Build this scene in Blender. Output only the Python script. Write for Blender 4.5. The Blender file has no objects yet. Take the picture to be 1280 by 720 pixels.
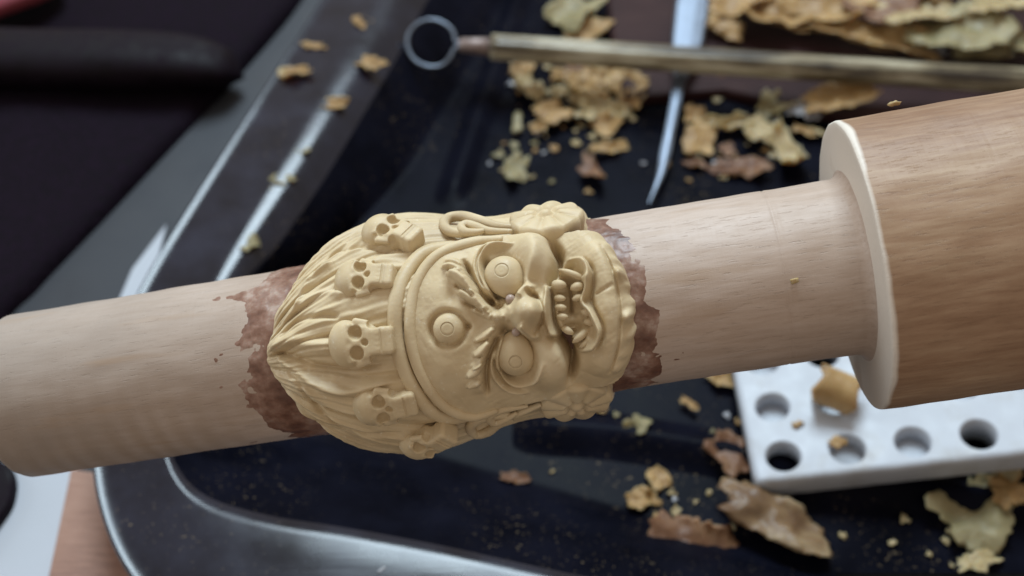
import bpy, bmesh, math, random
import numpy as np
from mathutils import Vector, Matrix, noise as mnoise

MM = 0.001
sc = bpy.context.scene
COL = sc.collection
random.seed(7)
RNG = np.random.default_rng(11)

# ------------------------------------------------------------------ camera
PITCH = math.radians(42)          # tilt of the view away from straight down
FPX = 1400.0                      # focal length in 1280-wide picture pixels
FWD = Vector((0, math.sin(PITCH), -math.cos(PITCH)))
UPV = Vector((0, math.cos(PITCH), math.sin(PITCH)))
RGT = Vector((1, 0, 0))
D0 = 230.0                        # millimetres from lens to tray along the view axis
CAM = Vector((0, -D0 * math.sin(PITCH), D0 * math.cos(PITCH)))   # millimetres

cam_d = bpy.data.cameras.new('camera')
cam = bpy.data.objects.new('camera', cam_d); COL.objects.link(cam)
cam_d.sensor_width = 36.0
cam_d.lens = 36.0 * FPX / 1280.0
cam_d.clip_start = 0.005; cam_d.clip_end = 20
cam.location = CAM * MM
cam.rotation_euler = (PITCH, 0, 0)
cam_d.dof.use_dof = True
cam_d.dof.focus_distance = 0.121
cam_d.dof.aperture_fstop = 23
sc.camera = cam

# ------------------------------------------------------------------ light
w = bpy.data.worlds.new('World'); sc.world = w; w.use_nodes = True
w.node_tree.nodes['Background'].inputs[0].default_value = (0.66, 0.57, 0.49, 1)
w.node_tree.nodes['Background'].inputs[1].default_value = 0.74

def area(name, direction, dist, sx, sy, power, color):
    l = bpy.data.lights.new(name, 'AREA'); l.shape = 'RECTANGLE'
    l.size = sx; l.size_y = sy; l.energy = power; l.color = color
    o = bpy.data.objects.new(name, l); COL.objects.link(o)
    d = Vector(direction).normalized()
    o.location = d * dist
    o.rotation_euler = d.to_track_quat('Z', 'Y').to_euler()
    return o
area('window_light', (0.0, 0.53, 0.85), 1.0, 0.40, 0.42, 12.0, (0.72, 0.885, 1.0))
area('side_fill_light', (-1.0, 0.12, 0.34), 1.2, 0.6, 0.6, 4.5, (0.78, 0.91, 1.0))  # added soft fill from the left, brightens left-facing surfaces

sc.view_settings.view_transform = 'Standard'
sc.view_settings.look = 'None'
sc.view_settings.exposure = 0.0
sc.view_settings.gamma = 1.0
sc.view_settings.use_curve_mapping = False

# ------------------------------------------------------------------ helpers
def ray(x, y):
    return FWD + RGT * ((x - 640) / FPX) + UPV * ((360 - y) / FPX)
def at_depth(x, y, t):
    return CAM + ray(x, y) * t
def at_z(x, y, z):
    d = ray(x, y)
    return CAM + d * ((z - CAM.z) / d.z)
def scale_at(p):                       # picture pixels per millimetre at a point
    return FPX / (p - CAM).dot(FWD)

def tag(o, label=None, cat=None, group=None, kind=None):
    if label: o['label'] = label
    if cat: o['category'] = cat
    if group: o['group'] = group
    if kind: o['kind'] = kind
    return o

def mesh_obj(name, verts, faces, mat, parent=None, smooth=True, unit=MM):
    me = bpy.data.meshes.new(name)
    v = np.asarray(verts, dtype=np.float64).reshape(-1, 3) * unit
    me.from_pydata(v.tolist(), [], faces if isinstance(faces, list) else faces.tolist())
    me.validate(); me.update()
    if smooth:
        me.polygons.foreach_set('use_smooth', [True] * len(me.polygons))
    o = bpy.data.objects.new(name, me); COL.objects.link(o)
    if mat: me.materials.append(mat)
    if parent: o.parent = parent
    return o

def fix_normals(o):
    bm = bmesh.new(); bm.from_mesh(o.data)
    bmesh.ops.recalc_face_normals(bm, faces=bm.faces[:])
    bm.to_mesh(o.data); bm.free()
    return o

def empty(name, mat4=None, loc=None):
    o = bpy.data.objects.new(name, None); COL.objects.link(o)
    o.empty_display_size = 0.005
    if mat4 is not None: o.matrix_world = mat4
    if loc is not None: o.location = loc
    return o

def catmull(pts, n=8, closed=False):
    P = [np.asarray(p, float) for p in pts]
    out = []
    N = len(P)
    rngk = range(N if closed else N - 1)
    for i in rngk:
        if closed:
            p0, p1, p2, p3 = P[(i-1) % N], P[i], P[(i+1) % N], P[(i+2) % N]
        else:
            p0, p1, p2, p3 = P[max(i-1, 0)], P[i], P[i+1], P[min(i+2, N-1)]
        for k in range(n):
            t = k / n
            out.append(0.5*((2*p1)+(-p0+p2)*t+(2*p0-5*p1+4*p2-p3)*t*t+(-p0+3*p1-3*p2+p3)*t**3))
    if not closed: out.append(P[-1])
    return np.array(out)

def smooth01(x):
    x = np.clip(x, 0, 1); return x*x*(3-2*x)

def resample(pts, n):
    pts = np.asarray(pts, float)
    d = np.r_[0, np.cumsum(np.linalg.norm(np.diff(pts, axis=0), axis=1))]
    q = np.linspace(0, d[-1], n)
    return np.stack([np.interp(q, d, pts[:, k]) for k in range(pts.shape[1])], 1)

def tube(path, radii, seg=10, normals=None, flat=1.0):
    """closed tube along a 3D path; radii scalar or list; flat squashes along the normal"""
    P = np.asarray(path, float); n = len(P)
    R = np.full(n, radii) if np.isscalar(radii) else np.interp(np.linspace(0, 1, n), np.linspace(0, 1, len(radii)), radii)
    T = np.gradient(P, axis=0); T /= np.linalg.norm(T, axis=1)[:, None] + 1e-9
    if normals is None:
        up = np.array([0.13, 0.21, 0.97]); N = np.tile(up, (n, 1))
    else:
        N = np.asarray(normals, float)
    N = N - (N*T).sum(1)[:, None]*T; N /= np.linalg.norm(N, axis=1)[:, None] + 1e-9
    B = np.cross(T, N)
    ang = np.linspace(0, 2*math.pi, seg, endpoint=False)
    V = (P[:, None] + R[:, None, None]*(np.cos(ang)[None, :, None]*B[:, None] + flat*np.sin(ang)[None, :, None]*N[:, None])).reshape(-1, 3)
    F = []
    for i in range(n-1):
        for j in range(seg):
            k = (j+1) % seg
            F.append([i*seg+j, i*seg+k, (i+1)*seg+k, (i+1)*seg+j])
    F.append(list(range(seg))[::-1]); F.append([(n-1)*seg+j for j in range(seg)])
    return V, F

def vnoise(x, y, seed=0):
    """smooth 2-D value noise on arrays, range -1..1"""
    r = np.random.default_rng(seed).uniform(-1, 1, (64, 64))
    xi = np.floor(x).astype(int); yi = np.floor(y).astype(int)
    fx = x - xi; fy = y - yi
    fx = fx*fx*(3-2*fx); fy = fy*fy*(3-2*fy)
    a = r[xi % 64, yi % 64]; b = r[(xi+1) % 64, yi % 64]
    c = r[xi % 64, (yi+1) % 64]; d = r[(xi+1) % 64, (yi+1) % 64]
    return (a*(1-fx)+b*fx)*(1-fy) + (c*(1-fx)+d*fx)*fy

def surface_nets(f, origin, h):
    nx, ny, nz = f.shape
    s = f < 0
    corners = [(i, j, k) for i in (0, 1) for j in (0, 1) for k in (0, 1)]
    def sub(a, c): return a[c[0]:nx-1+c[0], c[1]:ny-1+c[1], c[2]:nz-1+c[2]]
    cnt = sum(sub(s, c).astype(np.int8) for c in corners)
    act = (cnt > 0) & (cnt < 8)
    idx = -np.ones(act.shape, int); ii = np.argwhere(act); idx[act] = np.arange(len(ii))
    acc = np.zeros((len(ii), 3)); num = np.zeros(len(ii))
    for c in corners:
        for ax in range(3):
            if c[ax] == 1: continue
            e = list(c); e[ax] = 1
            f0 = f[ii[:, 0]+c[0], ii[:, 1]+c[1], ii[:, 2]+c[2]]
            f1 = f[ii[:, 0]+e[0], ii[:, 1]+e[1], ii[:, 2]+e[2]]
            m = (f0 < 0) != (f1 < 0)
            t = np.where(m, f0/np.where(m, f0-f1, 1), 0)
            p = np.tile(np.array(c, float), (len(ii), 1)); p[:, ax] = t
            acc[m] += p[m]; num[m] += 1
    V = (ii + acc/num[:, None])*h + np.asarray(origin)
    Q = []
    for ax in range(3):
        o1, o2 = [(1, 2), (2, 0), (0, 1)][ax]
        sl0 = [slice(1, -1)]*3; sl1 = [slice(1, -1)]*3
        sl0[ax] = slice(0, f.shape[ax]-1); sl1[ax] = slice(1, f.shape[ax])
        a = s[tuple(sl0)]; b = s[tuple(sl1)]
        for flip in (False, True):
            e = np.argwhere((a & ~b) if not flip else (~a & b))
            off = np.ones(3, int); off[ax] = 0
            e = e + off
            def cell(d1, d2):
                g = e.copy(); g[:, o1] -= d1; g[:, o2] -= d2
                return idx[g[:, 0], g[:, 1], g[:, 2]]
            q = np.stack([cell(1, 1), cell(0, 1), cell(0, 0), cell(1, 0)], 1)
            Q.append(q[:, ::-1] if flip else q)
    Q = np.concatenate(Q); Q = Q[(Q >= 0).all(1)]
    return V, Q

# ------------------------------------------------------------------ materials
def new_mat(name):
    m = bpy.data.materials.new(name); m.use_nodes = True
    nt = m.node_tree; b = nt.nodes['Principled BSDF']
    return m, nt, b
def N(nt, kind, **kw):
    n = nt.nodes.new(kind)
    for k, v in kw.items():
        if k in n.inputs: n.inputs[k].default_value = v
        else: setattr(n, k, v)
    return n
def ramp(nt, fac, stops, interp='LINEAR'):
    r = nt.nodes.new('ShaderNodeValToRGB'); r.color_ramp.interpolation = interp
    el = r.color_ramp.elements
    while len(el) < len(stops): el.new(0.5)
    for e, (p, c) in zip(el, stops):
        e.position = p; e.color = (*c, 1) if len(c) == 3 else c
    nt.links.new(fac, r.inputs[0]); return r
def coords(nt, scale=(1, 1, 1), src='Object'):
    tc = nt.nodes.new('ShaderNodeTexCoord'); mp = nt.nodes.new('ShaderNodeMapping')
    mp.inputs['Scale'].default_value = scale
    nt.links.new(tc.outputs[src], mp.inputs[0]); return mp.outputs[0]
def bump(nt, b, height, strength, dist):
    bp = N(nt, 'ShaderNodeBump', Strength=strength, Distance=dist)
    nt.links.new(height, bp.inputs['Height']); nt.links.new(bp.outputs[0], b.inputs['Normal']); return bp
def mixc(nt, fac, a, b_, mode='MIX'):
    m = nt.nodes.new('ShaderNodeMix'); m.data_type = 'RGBA'; m.blend_type = mode
    for sock, v in ((m.inputs[0], fac), (m.inputs[6], a), (m.inputs[7], b_)):
        if hasattr(v, 'links') or hasattr(v, 'is_linked'): nt.links.new(v, sock)
        elif isinstance(v, (int, float)): sock.default_value = v
        else: sock.default_value = (*v, 1)
    return m.outputs[2]
def math_n(nt, op, a, b_=None, clamp=False):
    m = nt.nodes.new('ShaderNodeMath'); m.operation = op; m.use_clamp = clamp
    for sock, v in ((m.inputs[0], a), (m.inputs[1], b_)):
        if v is None: continue
        if hasattr(v, 'is_linked'): nt.links.new(v, sock)
        else: sock.default_value = v
    return m.outputs[0]

def wax_material(name, c1, c2, c3, sss=0.12, rough=0.42, scale=260, bstr=0.25):
    m, nt, b = new_mat(name)
    co = coords(nt)
    n1 = N(nt, 'ShaderNodeTexNoise', Scale=scale, Detail=4.0); nt.links.new(co, n1.inputs['Vector'])
    r = ramp(nt, n1.outputs[0], [(0.3, c1), (0.52, c2), (0.75, c3)])
    n3 = N(nt, 'ShaderNodeTexNoise', Scale=scale*0.42, Detail=3.0, Roughness=0.7); nt.links.new(co, n3.inputs['Vector'])
    sm = ramp(nt, n3.outputs[0], [(0.52, (0, 0, 0)), (0.72, (0.30, 0.30, 0.30))])
    nt.links.new(mixc(nt, sm.outputs[0], r.outputs[0], tuple(0.8*x+0.035 for x in (c1[0], c1[1]*0.98, c1[2]*1.05))), b.inputs['Base Color'])
    n2 = N(nt, 'ShaderNodeTexNoise', Scale=3200.0, Detail=5.0); nt.links.new(co, n2.inputs['Vector'])
    n4 = N(nt, 'ShaderNodeTexNoise', Scale=1.0, Detail=3.0); nt.links.new(coords(nt, (260, 2300, 2300)), n4.inputs['Vector'])
    bump(nt, b, math_n(nt, 'ADD', n2.outputs[0], math_n(nt, 'MULTIPLY', n4.outputs[0], 0.8)), bstr, 0.00012)
    rr = ramp(nt, n1.outputs[0], [(0.3, (rough-.08,)*3), (0.7, (rough+.1,)*3)])
    nt.links.new(rr.outputs[0], b.inputs['Roughness'])
    b.inputs['Subsurface Weight'].default_value = sss
    if 'chip' in name: b.inputs['Specular IOR Level'].default_value = 0.3
    b.inputs['Subsurface Radius'].default_value = (1.0, 0.62, 0.3)
    b.inputs['Subsurface Scale'].default_value = 0.0008
    return m
M = {}
M['wax'] = wax_material('carving_wax', (0.52, 0.40, 0.235), (0.60, 0.475, 0.29), (0.65, 0.53, 0.345), sss=0.06, rough=0.55, bstr=0.2)
M['bead'] = wax_material('grey_bead', (0.36, 0.27, 0.22), (0.40, 0.30, 0.25), (0.44, 0.34, 0.28), rough=0.3)
M['chip_tan'] = wax_material('wax_chip_tan', (0.25, 0.145, 0.052), (0.37, 0.235, 0.10), (0.48, 0.33, 0.16), sss=0.45, scale=180, rough=0.5)
M['chip_red'] = wax_material('wax_chip_brown', (0.11, 0.048, 0.024), (0.17, 0.083, 0.042), (0.27, 0.155, 0.08), sss=0.45, scale=180, rough=0.48)
M['chip_olive'] = wax_material('wax_chip_olive', (0.17, 0.145, 0.07), (0.26, 0.22, 0.115), (0.36, 0.31, 0.18), sss=0.45, scale=180, rough=0.45)
M['chip_pale'] = wax_material('wax_chip_pale', (0.30, 0.225, 0.11), (0.40, 0.31, 0.165), (0.50, 0.40, 0.24), sss=0.45, scale=180)
M['chip_slab'] = wax_material('wax_chip_amber', (0.12, 0.065, 0.035), (0.20, 0.125, 0.065), (0.38, 0.29, 0.17), sss=0.45, scale=150, rough=0.42)
M['chip_grey'] = wax_material('grey_crumb', (0.26, 0.26, 0.28), (0.34, 0.34, 0.36), (0.42, 0.41, 0.42), sss=0.1)

# wood of the mandrel; object x runs along the axis
def wood_material(name, cols, residue=None, fresh=None, ringmarks=False):
    m, nt, b = new_mat(name)
    tc = nt.nodes.new('ShaderNodeTexCoord')
    sep = nt.nodes.new('ShaderNodeSeparateXYZ'); nt.links.new(tc.outputs['Object'], sep.inputs[0])
    X = sep.outputs[0]
    grain = N(nt, 'ShaderNodeTexNoise', Scale=1.0, Detail=6.0, Roughness=0.62)
    nt.links.new(coords(nt, (170, 1300, 1300)), grain.inputs['Vector'])
    patch = N(nt, 'ShaderNodeTexNoise', Scale=70.0, Detail=3.0); nt.links.new(coords(nt, (0.6, 1, 1)), patch.inputs['Vector'])
    fac = math_n(nt, 'ADD', math_n(nt, 'MULTIPLY', grain.outputs[0], 0.45), math_n(nt, 'MULTIPLY', patch.outputs[0], 0.55))
    col = ramp(nt, fac, [(0.34, cols[0]), (0.5, cols[1]), (0.64, cols[2])]).outputs[0]
    pore = N(nt, 'ShaderNodeTexNoise', Scale=1.0, Detail=3.0, Roughness=0.7); nt.links.new(coords(nt, (420, 4200, 4200)), pore.inputs['Vector'])
    pr_ = ramp(nt, pore.outputs[0], [(0.30, (1, 1, 1)), (0.42, (0, 0, 0))])
    col = mixc(nt, math_n(nt, 'MULTIPLY', pr_.outputs[0], 0.30), col, tuple(x*0.55 for x in cols[0]))
    # thin rings left by the lathe
    rings = N(nt, 'ShaderNodeTexNoise', Scale=1.0, Detail=3.0)
    nt.links.new(coords(nt, (1500, 18, 18)), rings.inputs['Vector'])
    hsum = math_n(nt, 'ADD', math_n(nt, 'MULTIPLY', grain.outputs[0], 0.8), math_n(nt, 'ADD', math_n(nt, 'MULTIPLY', rings.outputs[0], 0.9), math_n(nt, 'MULTIPLY', pr_.outputs[0], -0.5)))
    if ringmarks:
        wv = N(nt, 'ShaderNodeTexWave', Scale=1.0, Distortion=3.0, Detail=2.0, wave_type='BANDS', bands_direction='X')
        wv.inputs['Detail Scale'].default_value = 1.2
        nt.links.new(coords(nt, (115, 30, 30)), wv.inputs['Vector'])
        msk = N(nt, 'ShaderNodeMapRange'); nt.links.new(sep.outputs[1], msk.inputs[0])
        msk.inputs[1].default_value = 0.002; msk.inputs[2].default_value = -0.008
        mx = N(nt, 'ShaderNodeMapRange'); nt.links.new(X, mx.inputs[0])
        mx.inputs[1].default_value = 0.034; mx.inputs[2].default_value = 0.018
        mm = math_n(nt, 'MULTIPLY', msk.outputs[0], mx.outputs[0])
        fw = math_n(nt, 'MULTIPLY', math_n(nt, 'MULTIPLY', wv.outputs[0], mm), 0.6)
        col = mixc(nt, fw, col, (0.36, 0.255, 0.165))
        hsum = math_n(nt, 'ADD', hsum, math_n(nt, 'MULTIPLY', math_n(nt, 'MULTIPLY', wv.outputs[0], mm), -1.2))
        # blend to a greyer brown towards the left end
        gr = N(nt, 'ShaderNodeMapRange'); nt.links.new(math_n(nt, 'ADD', X, math_n(nt, 'MULTIPLY', math_n(nt, 'SUBTRACT', patch.outputs[0], 0.5), 0.05)), gr.inputs[0])
        gr.inputs[1].default_value = 0.040; gr.inputs[2].default_value = 0.006
        col = mixc(nt, math_n(nt, 'MULTIPLY', gr.outputs[0], 0.8), col, (0.31, 0.255, 0.215))
        # a knot streak
        st = N(nt, 'ShaderNodeTexNoise', Scale=1.0, Detail=4.0); nt.links.new(coords(nt, (45, 330, 330)), st.inputs['Vector'])
        sr = ramp(nt, st.outputs[0], [(0.60, (0, 0, 0)), (0.70, (1, 1, 1))])
        col = mixc(nt, math_n(nt, 'MULTIPLY', sr.outputs[0], 0.45), col, (0.36, 0.24, 0.15))
    if residue:
        wob = N(nt, 'ShaderNodeTexNoise', Scale=210.0, Detail=4.0, Roughness=0.55); nt.links.new(tc.outputs['Object'], wob.inputs['Vector'])
        wob2 = N(nt, 'ShaderNodeTexNoise', Scale=620.0, Detail=4.0, Roughness=0.65); nt.links.new(tc.outputs['Object'], wob2.inputs['Vector'])
        tot = None
        for (x0, x1) in residue:
            xx = math_n(nt, 'ADD', X, math_n(nt, 'MULTIPLY', math_n(nt, 'SUBTRACT', wob.outputs[0], 0.5), 0.0060))
            a = N(nt, 'ShaderNodeMapRange'); nt.links.new(xx, a.inputs[0]); a.inputs[1].default_value = x0; a.inputs[2].default_value = x0+0.0003
            c = N(nt, 'ShaderNodeMapRange'); nt.links.new(xx, c.inputs[0]); c.inputs[1].default_value = x1; c.inputs[2].default_value = x1-0.0003
            k = math_n(nt, 'MULTIPLY', a.outputs[0], c.outputs[0])
            tot = k if tot is None else math_n(nt, 'MAXIMUM', tot, k)
        rc = ramp(nt, wob2.outputs[0], [(0.36, (0.21, 0.085, 0.055)), (0.50, (0.30, 0.145, 0.10)), (0.62, (0.40, 0.24, 0.185)), (0.70, (0.50, 0.37, 0.31))])
        col = mixc(nt, math_n(nt, 'MULTIPLY', tot, math_n(nt, 'ADD', math_n(nt, 'MULTIPLY', wob.outputs[0], 0.7), 0.42, True)), col, rc.outputs[0])
        hsum = math_n(nt, 'ADD', hsum, math_n(nt, 'MULTIPLY', tot, math_n(nt, 'ADD', math_n(nt, 'MULTIPLY', wob2.outputs[0], 1.1), 0.5)))
        rg = N(nt, 'ShaderNodeMapRange'); nt.links.new(tot, rg.inputs[0]); rg.inputs[3].default_value = 0.62; rg.inputs[4].default_value = 0.36
        nt.links.new(rg.outputs[0], b.inputs['Roughness'])
    else:
        b.inputs['Roughness'].default_value = 0.55
    if fresh is not None:
        # freshly cut end: pale wood on the face that looks down the shaft
        fr = N(nt, 'ShaderNodeMapRange'); nt.links.new(math_n(nt, 'ADD', X, math_n(nt, 'MULTIPLY', math_n(nt, 'SUBTRACT', patch.outputs[0], 0.5), 0.0022)), fr.inputs[0])
        fr.inputs[1].default_value = fresh; fr.inputs[2].default_value = fresh + 0.0004
        fr.inputs[3].default_value = 1.0; fr.inputs[4].default_value = 0.0
        col = mixc(nt, fr.outputs[0], col, (0.70, 0.63, 0.55))
    nt.links.new(col, b.inputs['Base Color'])
    bump(nt, b, hsum, 0.35, 0.00018)
    return m

def plain(name, c, rough, spec=0.5, metal=0.0, nscale=0, namt=0.3, bstr=0.0, bdist=0.0001):
    m, nt, b = new_mat(name)
    b.inputs['Base Color'].default_value = (*c, 1); b.inputs['Roughness'].default_value = rough
    b.inputs['Specular IOR Level'].default_value = spec; b.inputs['Metallic'].default_value = metal
    if nscale:
        n1 = N(nt, 'ShaderNodeTexNoise', Scale=nscale, Detail=5.0, Roughness=0.6); nt.links.new(coords(nt), n1.inputs['Vector'])
        lo = tuple(x*(1-namt) for x in c); hi = tuple(min(1, x*(1+namt)) for x in c)
        r = ramp(nt, n1.outputs[0], [(0.3, lo), (0.7, hi)])
        nt.links.new(r.outputs[0], b.inputs['Base Color'])
        rr = ramp(nt, n1.outputs[0], [(0.3, (rough*0.75,)*3), (0.72, (min(1, rough*1.35),)*3)])
        nt.links.new(rr.outputs[0], b.inputs['Roughness'])
        if bstr: bump(nt, b, n1.outputs[0], bstr, bdist)
    return m
M['table'] = plain('grey_laminate', (0.030, 0.033, 0.040), 0.5, spec=0.3, nscale=60, namt=0.06)
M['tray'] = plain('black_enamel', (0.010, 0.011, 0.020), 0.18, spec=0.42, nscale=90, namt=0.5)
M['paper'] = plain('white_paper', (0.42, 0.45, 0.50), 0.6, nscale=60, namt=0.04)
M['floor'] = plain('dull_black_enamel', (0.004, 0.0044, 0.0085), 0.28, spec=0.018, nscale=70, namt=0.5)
M['plastic'] = plain('white_plastic', (0.43, 0.455, 0.50), 0.5, nscale=150, namt=0.05)
M['hole'] = plain('white_plastic_inside', (0.62, 0.64, 0.68), 0.5)
M['cloth'] = plain('dark_cloth', (0.007, 0.004, 0.008), 0.9, spec=0.06, nscale=700, namt=0.6, bstr=0.6, bdist=0.0006)
M['pouch'] = plain('dark_leather', (0.005, 0.002, 0.005), 0.6, spec=0.12, nscale=300, namt=0.4, bstr=0.3, bdist=0.0004)
M['red'] = plain('red_cloth', (0.22, 0.035, 0.05), 0.8, nscale=300, namt=0.25)
M['steel'] = plain('brushed_steel', (0.19, 0.22, 0.27), 0.45, metal=1.0, nscale=400, namt=0.15)
M['board'] = wood_material('brown_board_wood', [(0.20, 0.10, 0.07), (0.30, 0.16, 0.11), (0.36, 0.21, 0.15)])
M['block'] = wood_material('dark_block_wood', [(0.020, 0.008, 0.008), (0.032, 0.013, 0.013), (0.046, 0.021, 0.019)])

def add_dust(m, amount=0.45):
    nt = m.node_tree; b = nt.nodes['Principled BSDF']
    src = b.inputs['Base Color'].links[0].from_socket
    co = coords(nt)
    d1 = N(nt, 'ShaderNodeTexNoise', Scale=1500.0, Detail=2.0); nt.links.new(co, d1.inputs['Vector'])
    d2 = N(nt, 'ShaderNodeTexNoise', Scale=55.0, Detail=4.0); nt.links.new(co, d2.inputs['Vector'])
    a = ramp(nt, d1.outputs[0], [(0.66, (0, 0, 0)), (0.74, (1, 1, 1))]); c = ramp(nt, d2.outputs[0], [(0.42, (0, 0, 0)), (0.66, (1, 1, 1))])
    f = math_n(nt, 'MULTIPLY', math_n(nt, 'MULTIPLY', a.outputs[0], c.outputs[0]), amount)
    nt.links.new(mixc(nt, f, src, (0.30, 0.23, 0.14)), b.inputs['Base Color'])
    sc1 = N(nt, 'ShaderNodeTexNoise', Scale=1.0, Detail=3.0); nt.links.new(coords(nt, (60, 1900, 60)), sc1.inputs['Vector'])
    bump(nt, b, sc1.outputs[0], 0.12, 0.0001)
add_dust(M['tray']); add_dust(M['floor'], 0.6); add_dust(M['plastic'], 0.6)
def add_stain(m, scale, lo, hi, amt, colr):
    nt = m.node_tree; b = nt.nodes['Principled BSDF']; src = b.inputs['Base Color'].links[0].from_socket
    n_ = N(nt, 'ShaderNodeTexNoise', Scale=scale, Detail=5.0, Roughness=0.65); nt.links.new(coords(nt), n_.inputs['Vector'])
    r_ = ramp(nt, n_.outputs[0], [(lo, (0, 0, 0)), (hi, (1, 1, 1))])
    nt.links.new(mixc(nt, math_n(nt, 'MULTIPLY', r_.outputs[0], amt), src, colr), b.inputs['Base Color'])
add_stain(M['plastic'], 110.0, 0.52, 0.72, 0.5, (0.28, 0.25, 0.21))
add_stain(M['wax'], 90.0, 0.55, 0.75, 0.45, (0.40, 0.305, 0.20)); add_stain(M['wax'], 1300.0, 0.62, 0.70, 0.5, (0.72, 0.66, 0.52))

M['block'].node_tree.nodes['Principled BSDF'].inputs['Specular IOR Level'].default_value = 0.12
# ------------------------------------------------------------------ table, tray
FLOOR = 1.0      # tray floor height, mm
RIM = 15.0       # flange height, mm
def ground(name, z, mat, x0, x1, y0, y1):
    o = mesh_obj(name, [(x0, y0, z), (x1, y0, z), (x1, y1, z), (x0, y1, z)], [[0, 1, 2, 3]], mat, smooth=False)
    return tag(o, kind='structure')
o = ground('table_top', 0.0, M['table'], -600, 600, -400, 900)

def px_path(pts, z, n):
    return [at_z(x, y, z).to_tuple() for x, y in pts]
outer_px = [(560, -260), (470, -115), (400, 0), (345, 86), (290, 172), (235, 258), (182, 345), (142, 430), (118, 510), (114, 575), (128, 650), (165, 725), (240, 800), (380, 860), (640, 915), (1000, 960), (1500, 1010)]
inner_px = [(632, -260), (545, -115), (472, 0), (425, 86), (375, 172), (325, 258), (275, 345), (235, 430), (211, 510), (205, 560), (222, 610), (262, 645), (340, 668), (430, 682), (560, 706), (760, 748), (1300, 850)]
NP = 160
po = resample(catmull(px_path(outer_px, RIM, 0), 8), NP)
pi_ = resample(catmull(px_path(inner_px, RIM, 0), 8), NP)
inw = pi_ - po; inw[:, 2] = 0; inw /= np.linalg.norm(inw, axis=1)[:, None]
# smooth the inward directions
for _ in range(6): inw[1:-1] = (inw[:-2] + inw[1:-1]*2 + inw[2:])/4
inw /= np.linalg.norm(inw, axis=1)[:, None]
up = np.array([0, 0, 1.0])
rows = []
rows.append(po + inw*3.0 + up*(0.2-RIM))          # foot of the outer wall
rows.append(po + inw*0.3 - up*2.0)
rows.append(po - up*1.2)
rows.append(po - up*0.3 + inw*0.05)
rows.append(po + inw*0.35 + up*0.05)
rows.append(po + inw*0.9 - up*0.15)
for t in np.linspace(0.2, 1, 6):
    rows.append(po*(1-t) + pi_*t + up*(-0.2 + 1.3*t))
WALL = 29.0
y_c = at_z(222, 600, RIM).y
r_sh = (7.0 + 31.0*smooth01((pi_[:, 1]-y_c-4)/40.0))[:, None]      # broad on the long side, tight at the near corner
for k in range(1, 10):                              # rounded shoulder into the basin
    a = math.radians(WALL*k/9)
    rows.append(pi_ + inw*r_sh*math.sin(a) + up*(1.1 - r_sh*(1-math.cos(a))))
last = rows[-1]; drop = last[:, 2:3] - FLOOR
sl = math.tan(math.radians(WALL))
foot = 1.6
rows.append(last + inw*((drop-foot)/sl) - up*(drop-foot))
base = rows[-1]
for k in range(1, 6):                               # rounded foot of the wall
    a = math.radians(WALL*(1-k/5)); rr = foot/(1-math.cos(math.radians(WALL)))
    rows.append(base + inw*rr*(math.sin(math.radians(WALL)) - math.sin(a)) - up*(foot - rr*(1-math.cos(a))))
rows.append(rows[-1] + inw*2.0)
NR = len(rows)
V = np.concatenate(rows); F = []
for i in range(NR-1):
    for j in range(NP-1):
        F.append([i*NP+j, i*NP+j+1, (i+1)*NP+j+1, (i+1)*NP+j])
tray = empty('black_tray', loc=(0, 0, 0))
tag(tray, 'shallow black enamel tray with wide flange, littered with wax shavings', 'tray')
rimo = mesh_obj('rim', V, F, M['tray'], tray); fix_normals(rimo)
rimo.data.materials.append(M['floor'])
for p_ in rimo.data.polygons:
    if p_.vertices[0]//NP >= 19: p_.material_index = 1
fl = rows[-2]
fp = [tuple(p) for p in fl] + [(400, fl[-1][1], fl[-1][2]), (400, fl[0][1], fl[0][2])]
c = np.mean(np.array(fp), 0)
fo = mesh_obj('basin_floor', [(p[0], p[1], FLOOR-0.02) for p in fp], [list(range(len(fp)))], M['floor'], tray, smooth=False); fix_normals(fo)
if fo.data.polygons[0].normal.z < 0: fo.data.flip_normals()
def rib(pts, wd, ht):
    P = resample(catmull([at_z(x, y, FLOOR).to_tuple() for x, y in pts], 8), 60)
    T = np.gradient(P, axis=0); T /= np.linalg.norm(T, axis=1)[:, None]
    S_ = np.cross(T, up)
    offs = np.linspace(-1, 1, 13)
    V = []; F = []
    for i in range(len(P)):
        e = min(1, min(i, len(P)-1-i)/4)
        for q in offs:
            V.append(P[i] + S_[i]*q*wd + up*(ht*e*(0.5+0.5*math.cos(math.pi*q)) - 0.06))
    for i in range(len(P)-1):
        for j in range(12):
            F.append([i*13+j, i*13+j+1, (i+1)*13+j+1, (i+1)*13+j])
    ro = mesh_obj('rib', V, F, M['floor'], tray); fix_normals(ro)
    if sum(p.normal.z for p in ro.data.polygons) < 0: ro.data.flip_normals()
rib([(640, 538), (760, 545), (900, 568), (1050, 600), (1320, 640)], 5.5, 3.0)
rib([(560, 260), (590, 170), (622, 80), (660, -40)], 4.4, 1.7)

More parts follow.
